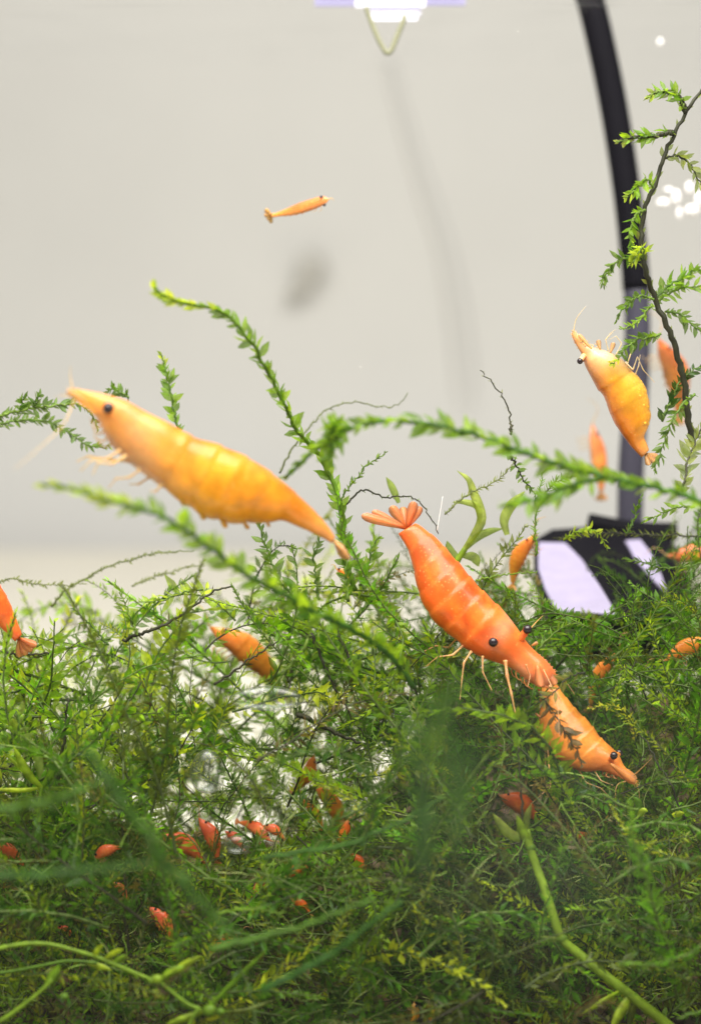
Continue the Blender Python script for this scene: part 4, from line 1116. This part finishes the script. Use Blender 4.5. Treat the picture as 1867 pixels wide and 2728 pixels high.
# near, blurred strands and those of the lower half
for lab, pts, lf, st, sz, kd, sp, rd in [
    ('very blurred dark green strand slanting down across the lower left', [(230, 1995, -4.3), (290, 2080, -4.3), (350, 2170, -4.3), (410, 2250, -4.3), (480, 2340, -4.3), (550, 2420, -4.3), (640, 2500, -4.3)], 'emerald', 'emerald', .075, 'broad', .03, .032),
    ('very blurred green strand lying level from the left edge, lower one', [(-30, 2335, -4.1), (80, 2330, -4.1), (180, 2325, -4.1), (280, 2315, -4.1), (380, 2305, -4.1), (450, 2320, -4.1)], 'emerald', 'emerald', .07, 'broad', .03, .03),
    ('blurred green strand lying level from the left edge, upper one', [(-30, 2160, -3.4), (60, 2150, -3.4), (130, 2135, -3.4), (200, 2110, -3.4), (270, 2080, -3.4)], 'emerald', 'emerald', .09, 'broad', .035, .026),
    ('blurred green strand rising right from the lower centre, upper of two', [(560, 2530, -2.6), (680, 2500, -2.6), (800, 2470, -2.6), (900, 2430, -2.6), (1000, 2390, -2.6)], 'emerald', 'emerald', .05, 'narrow', .03, .026),
    ('blurred green strand rising right from the lower centre, lower of two', [(700, 2640, -2.6), (800, 2590, -2.6), (900, 2530, -2.6), (990, 2460, -2.6), (1070, 2400, -2.6)], 'emerald', 'emerald', .05, 'narrow', .03, .030),
    ('green thread-like strand crossing the centre toward the big dark blur', [(700, 2290, -2), (800, 2270, -2), (900, 2255, -2), (1000, 2220, -2), (1090, 2180, -2), (1180, 2125, -2)], 'emerald', 'emerald', .035, 'narrow', .022, .020),
    ('big blurred dark green tuft below the red-orange shrimp, left stem', [(1130, 2330, -5.6), (1120, 2200, -5.6), (1110, 2080, -5.6), (1130, 1960, -5.6), (1170, 1870, -5.6)], 'dark', 'emerald', .16, 'broad', .10, .03),
    ('big blurred dark green tuft below the red-orange shrimp, right stem', [(1220, 2250, -5.8), (1215, 2120, -5.8), (1200, 2000, -5.8), (1190, 1900, -5.8), (1215, 1810, -5.8)], 'dark', 'emerald', .15, 'broad', .10, .03),
    ('bright lime strand bending down to the lower centre right', [(1425, 2305, -.6), (1385, 2335, -.6), (1345, 2375, -.6), (1315, 2430, -.6), (1290, 2490, -.6), (1270, 2540, -.6), (1255, 2580, -.6)], 'lime', 'lime', .035, 'narrow', .03, .014),
    ('short pale strand slanting left of the bright lime one', [(1265, 2405, -.5), (1290, 2365, -.5), (1315, 2330, -.5), (1340, 2290, -.5)], 'lime', 'lime', .025, 'narrow', .03, .008),
    ('lime twig with a zigzag bend near the bottom centre', [(1100, 2640, -.8), (1090, 2615, -.8), (1110, 2600, -.8), (1150, 2580, -.8), (1185, 2555, -.8), (1195, 2535, -.8)], 'lime', 'lime', .03, 'narrow', .05, .009),
    ('level pale stem in the dark moss near the lower centre', [(1100, 2385, -.6), (1130, 2378, -.6), (1180, 2376, -.6), (1230, 2378, -.6)], 'lime', 'lime', .025, 'narrow', .04, .009),
    ('bright green straight sprig in the dark moss at the right', [(1566, 2430, -.5), (1600, 2405, -.5), (1630, 2380, -.5), (1655, 2360, -.5)], 'lime', 'lime', .03, 'narrow', .03, .010),
    ('tall green sprig right of the straight one in dark moss', [(1690, 2330, -.4), (1720, 2280, -.4), (1740, 2230, -.4), (1765, 2180, -.4)], 'bright', 'green', .04, 'narrow', .03, .012),
    ('dark thread hanging at the top of the lime stem', [(1385, 2300, -.7), (1388, 2240, -.7), (1390, 2170, -.7), (1385, 2080, -.7), (1380, 1990, -.7)], 'dark', 'dark', .03, 'narrow', .08, .014),
    ('dark thread slanting at the far right of the dark moss', [(1880, 2260, -.4), (1830, 2190, -.4), (1800, 2130, -.4), (1780, 2080, -.4), (1700, 1950, -.2)], 'dark', 'dark', .03, 'narrow', .08, .012),
    ('dark hanging thread left of the long blurred strand', [(350, 2640, -.6), (348, 2560, -.6), (335, 2450, -.6), (335, 2300, -.6), (325, 2180, -.6)], 'brown', 'dark', .03, 'narrow', .07, .013),
    ('black curved bare stem beside the red glow in the gravel', [(452, 2432, -.6), (420, 2412, -.6), (390, 2385, -.6), (370, 2355, -.6), (362, 2335, -.6)], 'brown', 'dark', .02, 'narrow', .12, .012),
    ('dark stem slanting up between large leaves at the left', [(130, 2260, -.3), (170, 2220, -.3), (215, 2175, -.3), (265, 2135, -.3), (310, 2090, -.3)], 'brown', 'dark', .04, 'narrow', .06, .016),
    ('feathered pale fan of moss in the gravel right of the dark strand', [(690, 2400, -.5), (700, 2350, -.5), (708, 2300, -.5), (712, 2260, -.5)], 'bright', 'green', .10, 'narrow', .022, .012),
    ('blurred strand with a bright green tip at the lower centre', [(560, 2440, -1.5), (620, 2425, -1.5), (690, 2420, -1.5), (740, 2432, -1.5), (755, 2430, -1.5)], 'lime', 'lime', .03, 'narrow', .04, .012),
]:
    strand(A, lab, pts, lf, st, sz, sp, 0.85, rd, kind=kd, jitter=0.6)


# ---------------------------------------------------------------- smooth-leaved stem plants
def ribbon(name, pts, width, mat, root, fold=0.3, tipw=0.0, basew=0.5):
    path = spline([P(*q) for q in pts], 18)
    T = np.gradient(path, axis=0)
    V, F = [], []
    for i in range(18):
        t = i / 17
        w = width * S * (basew + (1 - basew) * min(1, t / 0.35)) * (1 if t < 0.55 else max(tipw, 1 - ((t - 0.55) / 0.45) ** 1.8))
        side = unit(np.cross(unit(T[i]), -FWD))
        up = unit(np.cross(side, unit(T[i])))
        V += [path[i] - side * w + up * w * fold, path[i], path[i] + side * w + up * w * fold, path[i] - up * 0.004]
    for i in range(17):
        a, b_ = i * 4, i * 4 + 4
        F += [(a, a + 1, b_ + 1, b_), (a + 1, a + 2, b_ + 2, b_ + 1), (a + 2, a + 3, b_ + 3, b_ + 2), (a + 3, a, b_, b_ + 3)]
    return mesh_obj(name, V, F, mat, root)


def plant(label, stem_pts, stem_r, stem_mat, leaves, nodes=(), name='stem_plant'):
    root = empty(name, P(*stem_pts[0])); tag(root, label, 'plant', 'stem plants among the moss')
    path = spline([P(*q) for q in stem_pts], 40)
    rr = np.full(40, stem_r) * np.linspace(1.05, 0.8, 40)
    v, f = tube(path, rr, 9); mesh_obj('stem', v, f, STEM[stem_mat], root)
    for (x, y, e, r_) in nodes:
        v, f = ball(P(x, y, e), (r_ * S * 0.9, r_ * S * 0.75, r_ * S * 0.75), 10, 8); mesh_obj('node', v, f, STEM[stem_mat], root)
    for (pts, w, lm) in leaves:
        ribbon('leaf', pts, w, LEAF[lm], root)
    return root

plant('lime green smooth stem with swollen joints running to the bottom right corner',
      [(1830, 2790, -.9), (1782, 2735, -.9), (1690, 2660, -.9), (1600, 2590, -.85), (1540, 2540, -.8), (1495, 2500, -.8), (1470, 2430, -.8), (1445, 2355, -.75), (1425, 2300, -.7), (1412, 2262, -.7), (1400, 2210, -.7)], 0.040, 'lime',
      [([(1497, 2500, -.8), (1470, 2502, -.82), (1435, 2495, -.85)], 7, 'pale'), ([(1412, 2262, -.7), (1392, 2215, -.75), (1375, 2170, -.8)], 12, 'lime'),
       ([(1408, 2245, -.7), (1350, 2215, -.7), (1310, 2165, -.7)], 13, 'pale'), ([(1402, 2215, -.7), (1402, 2180, -.75), (1415, 2140, -.75)], 9, 'pale'),
       ([(1680, 2650, -.9), (1655, 2690, -.95), (1625, 2740, -1)], 13, 'lime'), ([(1690, 2660, -.9), (1680, 2700, -.8), (1672, 2745, -.8)], 10, 'olive'), ([(1650, 2640, -.9), (1600, 2670, -1), (1550, 2700, -1)], 7, 'lime')],
      [(1495, 2500, -.8, 18), (1412, 2258, -.7, 16), (1685, 2655, -.9, 16)])
plant('pale translucent plant with strap leaves behind the red-orange shrimp\'s back',
      [(1200, 1560, .5), (1215, 1500, .5), (1238, 1462, .5)], 0.03, 'lime',
      [([(1235, 1465, .5), (1262, 1425, .45), (1282, 1385, .4), (1274, 1345, .4), (1260, 1312, .4), (1248, 1278, .4), (1215, 1253, .45)], 13, 'pale'),
       ([(1278, 1395, .45), (1272, 1352, .4), (1240, 1338, .4), (1203, 1338, .4)], 9, 'pale'),
       ([(1240, 1462, .55), (1270, 1432, .55), (1305, 1415, .5), (1340, 1408, .5)], 11, 'pale'),
       ([(1350, 1425, .5), (1342, 1385, .5), (1362, 1345, .5), (1398, 1308, .5)], 14, 'pale'),
       ([(1225, 1490, .5), (1200, 1470, .5), (1190, 1440, .5)], 12, 'pale'), ([(1232, 1480, .5), (1262, 1485, .55), (1275, 1510, .6)], 13, 'pale'),
       ([(1062, 1340, .6), (1045, 1300, .6), (1028, 1270, .6)], 10, 'pale')])
plant('light green star of narrow leaves at the left edge of the mat',
      [(105, 2190, -.6), (108, 2140, -.6), (112, 2098, -.6)], 0.02, 'lime',
      [([(112, 2098, -.6), (75, 2060, -.65), (35, 1985, -.7)], 11, 'lime'), ([(114, 2096, -.6), (145, 2055, -.65), (185, 1990, -.7)], 12, 'bright'), ([(112, 2098, -.6), (60, 2105, -.6), (-20, 2102, -.6)], 6, 'lime'),
       ([(114, 2098, -.6), (150, 2100, -.6), (190, 2098, -.6)], 5, 'lime'), ([(110, 2095, -.6), (60, 2050, -.6), (0, 1995, -.6)], 5, 'lime'), ([(112, 2095, -.55), (95, 2000, -.5), (20, 1940, -.5)], 12, 'pale')])
plant('lime stem with starry shoots crossing the bottom left corner, upper one',
      [(-30, 2532, -1.4), (60, 2515, -1.4), (130, 2515, -1.4), (200, 2532, -1.4), (260, 2550, -1.4), (320, 2575, -1.4), (380, 2600, -1.4), (410, 2612, -1.4)], 0.016, 'lime',
      [([(250, 2548, -1.4), (262, 2530, -1.45), (275, 2515, -1.5)], 7, 'lime'), ([(280, 2556, -1.4), (305, 2538, -1.45), (330, 2528, -1.5)], 7, 'lime'), ([(300, 2570, -1.4), (330, 2548, -1.4), (338, 2545, -1.4)], 8, 'bright'), ([(320, 2575, -1.4), (350, 2590, -1.3), (370, 2610, -1.3)], 8, 'bright')],
      [(405, 2612, -1.42, 13)])
plant('lime stem with bright joints in the bottom left, lower one with a forked top',
      [(480, 2790, -1.5), (520, 2700, -1.5), (535, 2690, -1.5), (500, 2675, -1.5), (455, 2640, -1.5), (425, 2615, -1.5), (405, 2600, -1.5)], 0.016, 'lime',
      [([(440, 2602, -1.5), (470, 2585, -1.5), (500, 2565, -1.5), (540, 2545, -1.5)], 9, 'lime'), ([(430, 2608, -1.5), (455, 2590, -1.5), (500, 2575, -1.5)], 11, 'bright'), ([(560, 2680, -1.5), (600, 2640, -1.5), (660, 2580, -1.5), (710, 2530, -1.5)], 7, 'bright'),
       ([(540, 2695, -1.5), (500, 2710, -1.5), (440, 2730, -1.5)], 9, 'lime'), ([(590, 2695, -1.4), (660, 2690, -1.3), (740, 2660, -1.2)], 6, 'olive')],
      [(420, 2608, -1.52, 15), (560, 2692, -1.5, 20), (588, 2696, -1.52, 13)])
plant('smooth green stem leaning in the bottom left corner with a broad top leaf',
      [(-40, 2740, -1.6), (10, 2715, -1.6), (60, 2680, -1.6), (110, 2640, -1.6), (140, 2610, -1.6)], 0.017, 'lime',
      [([(125, 2625, -1.6), (150, 2590, -1.6), (158, 2570, -1.6)], 12, 'bright')], [(172, 2655, -1.6, 12)])
plant('level smooth green stem in the bottom left, behind the starry shoots',
      [(-40, 2595, -1.2), (30, 2588, -1.2), (100, 2575, -1.2), (180, 2560, -1.2), (260, 2565, -1.2)], 0.014, 'lime', [([(225, 2562, -1.2), (260, 2572, -1.2), (300, 2585, -1.2)], 8, 'lime')])
plant('small yellow-green sprig with two rounded leaves at the right edge low down',
      [(1800, 2590, -.6), (1825, 2560, -.6), (1870, 2500, -.6)], 0.012, 'lime', [([(1820, 2555, -.62), (1828, 2535, -.65), (1842, 2528, -.65)], 10, 'lime'), ([(1845, 2525, -.62), (1855, 2500, -.65), (1880, 2492, -.65)], 11, 'lime')])
plant('yellowing broad leaf on a thin stalk right of the lime stem',
      [(1690, 2620, -.6), (1705, 2600, -.6), (1715, 2590, -.6)], 0.008, 'olive', [([(1708, 2602, -.6), (1728, 2575, -.62), (1750, 2560, -.62), (1780, 2550, -.62)], 14, 'pale')])
plant('small lime shoot with rounded leaves in the dark moss at the right',
      [(1660, 2215, -.4), (1690, 2185, -.4), (1710, 2165, -.4)], 0.012, 'lime', [([(1700, 2175, -.4), (1712, 2160, -.42), (1725, 2162, -.42)], 9, 'lime'), ([(1695, 2170, -.4), (1700, 2140, -.42), (1685, 2122, -.42)], 10, 'bright'), ([(1790, 2172, -.4), (1805, 2168, -.42), (1822, 2166, -.42)], 8, 'lime')])


# ---------------------------------------------------------------- the moss mat
TOPX = [-100, 0, 100, 200, 300, 420, 540, 620, 720, 800, 900, 960, 1060, 1180, 1280, 1350, 1420, 1500, 1600, 1700, 1800, 1867, 1960]
TOPY = [1600, 1590, 1640, 1640, 1610, 1610, 1570, 1480, 1450, 1440, 1400, 1440, 1480, 1540, 1500, 1470, 1500, 1530, 1530, 1500, 1430, 1360, 1300]

class Mat:
    def __init__(self): self.V, self.C, self.F3, self.F4, self.n = [], [], [], [], 0
    def add(self, v, f, c):
        self.V.append(v); self.C.append(np.broadcast_to(c, v.shape) if np.ndim(c) == 1 else c)
        self.F4.append(np.array(f) + self.n)
        self.n += len(v)
    def build(self, name, mat, label, cat, kind='stuff'):
        V = np.vstack(self.V).astype(np.float32); C = np.vstack(self.C).astype(np.float32)
        me = bpy.data.meshes.new(name)
        f3 = (np.vstack(self.F3) if self.F3 else np.zeros((0, 3))).astype(np.int32); f4 = np.vstack(self.F4).astype(np.int32)
        me.vertices.add(len(V)); me.vertices.foreach_set('co', V.ravel())
        nl = len(f3) * 3 + len(f4) * 4
        me.loops.add(nl); me.polygons.add(len(f3) + len(f4))
        me.loops.foreach_set('vertex_index', np.concatenate([f3.ravel(), f4.ravel()]))
        st = np.concatenate([np.arange(len(f3)) * 3, len(f3) * 3 + np.arange(len(f4)) * 4]).astype(np.int32)
        me.polygons.foreach_set('loop_start', st)
        me.polygons.foreach_set('use_smooth', np.ones(len(st), dtype=bool))
        me.update(calc_edges=True)
        a = me.attributes.new('Col', 'FLOAT_COLOR', 'POINT')
        c4 = np.ones((len(V), 4), np.float32); c4[:, :3] = C
        a.data.foreach_set('color', c4.ravel())
        me.materials.append(mat)
        o_ = bpy.data.objects.new(name, me); col.objects.link(o_)
        return tag(o_, label, cat, kind=kind)

for q in [(1782, 2735), (1740, 2700), (1690, 2660), (1645, 2625), (1600, 2590), (1540, 2540), (1495, 2500), (1482, 2465), (1470, 2430), (1445, 2355), (1425, 2300), (1412, 2262), (1400, 2210), (1380, 2175), (1340, 2200)]:
    MASKS.append((q[0], q[1], 20, -0.85))
mask = np.array(MASKS)
def hidden_by_rule(px, py, e):
    d = np.hypot(mask[:, 0] - px, mask[:, 1] - py) < mask[:, 2]
    if d.any():
        return e < mask[d, 3].max() + 0.25
    return False

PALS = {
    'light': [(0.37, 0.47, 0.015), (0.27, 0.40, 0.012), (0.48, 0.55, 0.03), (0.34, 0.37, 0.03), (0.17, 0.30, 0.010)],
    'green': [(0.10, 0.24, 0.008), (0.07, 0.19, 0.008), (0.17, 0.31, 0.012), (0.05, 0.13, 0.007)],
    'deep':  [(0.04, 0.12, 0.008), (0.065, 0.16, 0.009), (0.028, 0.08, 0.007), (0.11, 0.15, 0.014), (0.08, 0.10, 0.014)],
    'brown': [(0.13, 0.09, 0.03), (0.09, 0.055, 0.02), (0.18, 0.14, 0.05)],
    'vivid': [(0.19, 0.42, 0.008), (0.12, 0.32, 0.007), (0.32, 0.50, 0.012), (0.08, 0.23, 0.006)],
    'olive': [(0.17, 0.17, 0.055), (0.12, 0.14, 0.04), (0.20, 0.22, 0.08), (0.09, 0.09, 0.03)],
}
leafm, stemm = Mat(), Mat()
def mini(width, cup, curl):
    return (np.array([(0, 0, 0), (-width, 0.42, cup), (0, 0.45, 0.0), (width, 0.42, cup), (0, 1.0, curl)], float), [(0, 2, 1), (0, 3, 2), (1, 2, 4), (2, 3, 4)])
MB = [mini(.20, .06, .12), mini(.16, .10, .25), mini(.23, .12, -.08), mini(.18, -.06, .2)]
MN = [mini(.10, .04, .2), mini(.13, .06, .35), mini(.09, .02, -.15)]
def make_template(kind, size, spacing, rad, rows, jit, curl):
    """a frond one unit long growing along +Z from the origin, leaves in the XZ plane"""
    n_ = 10
    a, p = 0.0, np.zeros(3)
    pts = [p]
    for i in range(n_ - 1):
        a += curl + rng.normal(0, 0.09)
        p = p + np.array((math.sin(a), rng.normal(0, 0.08), math.cos(a))) / (n_ - 1)
        pts.append(p)
    path = np.array(pts)
    sv, sf = tube(path, np.linspace(rad, rad * 0.5, n_), 4, cap=False)
    T_ = {'broad': MB, 'narrow': MN, 'round': TEMPL}[kind]
    LV, LC, F3, F4, n0 = [], [], [], [], 0
    for (b0, Ax, ln, t) in leaf_frames(path, spacing, 0.95, size, plane=np.array((0, -1.0, 0)), jitter=jit, rows=rows):
        v, f = T_[int(rng.integers(len(T_)))]
        LV.append(v * ln @ Ax.T + b0)
        LC.append(np.tile((rng.uniform(0.7, 1.3), max(0, (t - 0.8) / 0.2)), (len(v), 1)))
        for q in f: (F3 if len(q) == 3 else F4).append([k + n0 for k in q])
        n0 += len(v)
    return dict(path=path, sv=sv, sf=np.array(sf), lv=np.vstack(LV), lc=np.vstack(LC), f3=np.array(F3), f4=np.array(F4))

TPL = {'broad': [make_template('broad', rng.uniform(.075, .10), rng.uniform(.018, .024), .008, 2, .7, rng.normal(0, .11)) for _ in range(18)],
       'round': [make_template('round', rng.uniform(.12, .16), rng.uniform(.042, .055), .010, 2, .8, rng.normal(0, .10)) for _ in range(14)],
       'narrow': [make_template('narrow', rng.uniform(.075, .11), rng.uniform(.014, .019), .007, 2, .6, rng.normal(0, .12)) for _ in range(18)],
       'fine': [make_template('narrow', rng.uniform(.055, .085), rng.uniform(.014, .02), .005, 3, .6, rng.normal(0, .15)) for _ in range(18)]}

def put(m, v, c, f3=None, f4=None):
    m.V.append(v); m.C.append(c)
    if f3 is not None and len(f3): m.F3.append(f3 + m.n)
    if f4 is not None and len(f4): m.F4.append(f4 + m.n)
    m.n += len(v)

def frond(px, py, e, length, ang, pal, kind, stem_c):
    tp = TPL[kind][int(rng.integers(len(TPL[kind])))]
    g = unit(math.cos(ang) * RGT + math.sin(ang) * UPV + rng.normal(0, 0.35) * FWD)      # growth direction
    x0 = unit(np.cross(g, FWD)); y0 = np.cross(g, x0)
    ro = rng.normal(0, 0.7) + (math.pi if rng.random() < 0.5 else 0)
    ax, ay = math.cos(ro) * x0 + math.sin(ro) * y0, -math.sin(ro) * x0 + math.cos(ro) * y0
    Rm = np.stack([ax, ay, g], axis=1) * (length * S)
    base = P(px, py, e)
    path = tp['path'] @ Rm.T + base
    if path[:, 2].min() < ZF + 0.05: return
    tt = np.linspace(0, 1, 24 if length > 450 else 10)
    dense = np.stack([np.interp(tt, np.linspace(0, 1, len(path)), path[:, k]) for k in range(3)], axis=1)
    rel = dense - CAM; dd = rel @ FWD
    qx = W0 / 2 + (rel @ RGT) / dd * D0 / S; qy = H0 / 2 - (rel @ UPV) / dd * D0 / S
    for k in range(len(dense)):
        if hidden_by_rule(qx[k], qy[k], dd[k] - D0): return
        if qy[k] < np.interp(qx[k], TOPX, TOPY) - 90: return
    if kind != 'sweep' and rng.random() < 0.09: pal = PALS['brown']
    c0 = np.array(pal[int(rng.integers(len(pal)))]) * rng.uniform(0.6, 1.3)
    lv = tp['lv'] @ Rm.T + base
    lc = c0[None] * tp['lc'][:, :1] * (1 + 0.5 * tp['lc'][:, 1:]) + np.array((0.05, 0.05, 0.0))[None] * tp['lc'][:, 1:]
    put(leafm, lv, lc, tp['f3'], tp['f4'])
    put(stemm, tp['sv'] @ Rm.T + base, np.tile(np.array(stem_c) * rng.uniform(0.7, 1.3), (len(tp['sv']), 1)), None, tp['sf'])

STEMC = [(0.035, 0.032, 0.015), (0.06, 0.085, 0.02), (0.10, 0.15, 0.03), (0.07, 0.11, 0.02)]
NF = 6400
for i in range(NF):
    px = rng.uniform(-160, 2020)
    top = np.interp(px, TOPX, TOPY)
    py = top + 30 + (2900 - top) * rng.random() ** 0.9
    dep = py - top
    right = px > 1100 + rng.normal(0, 70)
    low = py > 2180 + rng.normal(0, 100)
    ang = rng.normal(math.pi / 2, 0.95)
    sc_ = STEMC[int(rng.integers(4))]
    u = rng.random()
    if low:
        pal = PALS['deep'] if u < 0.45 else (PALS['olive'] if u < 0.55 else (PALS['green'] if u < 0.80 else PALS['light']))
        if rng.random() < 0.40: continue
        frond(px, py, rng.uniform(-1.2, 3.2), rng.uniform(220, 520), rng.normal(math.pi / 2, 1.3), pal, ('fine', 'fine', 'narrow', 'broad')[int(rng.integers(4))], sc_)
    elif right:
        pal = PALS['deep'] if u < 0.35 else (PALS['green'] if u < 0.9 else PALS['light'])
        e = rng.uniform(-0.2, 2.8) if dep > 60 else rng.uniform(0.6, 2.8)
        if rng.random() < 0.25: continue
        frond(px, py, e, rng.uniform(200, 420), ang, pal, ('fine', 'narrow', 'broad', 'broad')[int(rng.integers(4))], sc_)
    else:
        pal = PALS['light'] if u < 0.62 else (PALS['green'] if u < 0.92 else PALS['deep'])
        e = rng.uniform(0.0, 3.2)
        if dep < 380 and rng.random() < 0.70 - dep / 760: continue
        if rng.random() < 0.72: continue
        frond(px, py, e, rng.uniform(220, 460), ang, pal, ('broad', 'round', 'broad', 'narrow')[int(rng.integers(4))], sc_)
# long sweeping strands through the mat
TPL['sweep'] = [make_template('broad', rng.uniform(.048, .062), rng.uniform(.0075, .0095), .006, 3 if k % 2 else 2, .7, rng.normal(0, .13)) for k in range(14)]
for i in range(330):
    px, py = rng.uniform(-150, 1900), rng.uniform(1600, 2760)
    u = rng.random()
    pal = PALS['vivid'] if u < 0.6 else (PALS['green'] if u < 0.85 else PALS['light'])
    e = rng.uniform(0.0, 1.2) if py < 2100 else rng.uniform(-1.3, 0.8)
    if px < 950 and py < 2150 and rng.random() < 0.5: continue
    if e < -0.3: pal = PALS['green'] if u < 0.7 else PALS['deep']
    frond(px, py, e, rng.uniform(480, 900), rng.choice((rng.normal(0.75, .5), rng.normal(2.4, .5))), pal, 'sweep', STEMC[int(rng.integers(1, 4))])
leafm.build('moss_mat', M['moss'], 'dense green moss mat filling the lower half of the tank', 'moss')
stemm.build('moss_stem_mat', M['moss_stem'], 'tangle of thin brown and green moss stems inside the mat', 'moss')

# fine pale root hairs through the lower moss
hair = Mat()
for i in range(380):
    px, py = rng.uniform(-40, 1900), rng.uniform(2050, 2740)
    e = rng.uniform(-1.2, 0.6)
    a, L = rng.uniform(0, 6.28), rng.uniform(40, 170)
    q = []
    p = np.array((px, py))
    for k in range(8):
        q.append((p[0], p[1], e)); a += rng.normal(0, .35); p = p + L / 7 * np.array((math.cos(a), math.sin(a)))
    if any(hidden_by_rule(*w) for w in q): continue
    path = np.array([P(*w) for w in q])
    v, f = tube(path, np.linspace(.0042, .002, 8), 4, cap=False)
    c = np.array([(0.40, 0.46, 0.16), (0.28, 0.44, 0.07), (0.22, 0.34, 0.06), (0.16, 0.24, 0.05)][int(rng.integers(4))])
    hair.add(v, f, c)
hair.build('moss_root_hairs', M['moss_stem'], 'fine pale hair roots threaded through the lower moss', 'moss')

prt = []
for i in range(9):
    prt.append(ball(P(rng.uniform(0, 1500), rng.uniform(80, 1250), rng.uniform(-1.5, 3)), rng.uniform(.002, .0045), 6, 4))
V, F = join(prt)
o = mesh_obj('floating_specks', V, F, M['fibre']); tag(o, 'tiny white specks floating in the open water', 'specks', kind='stuff')
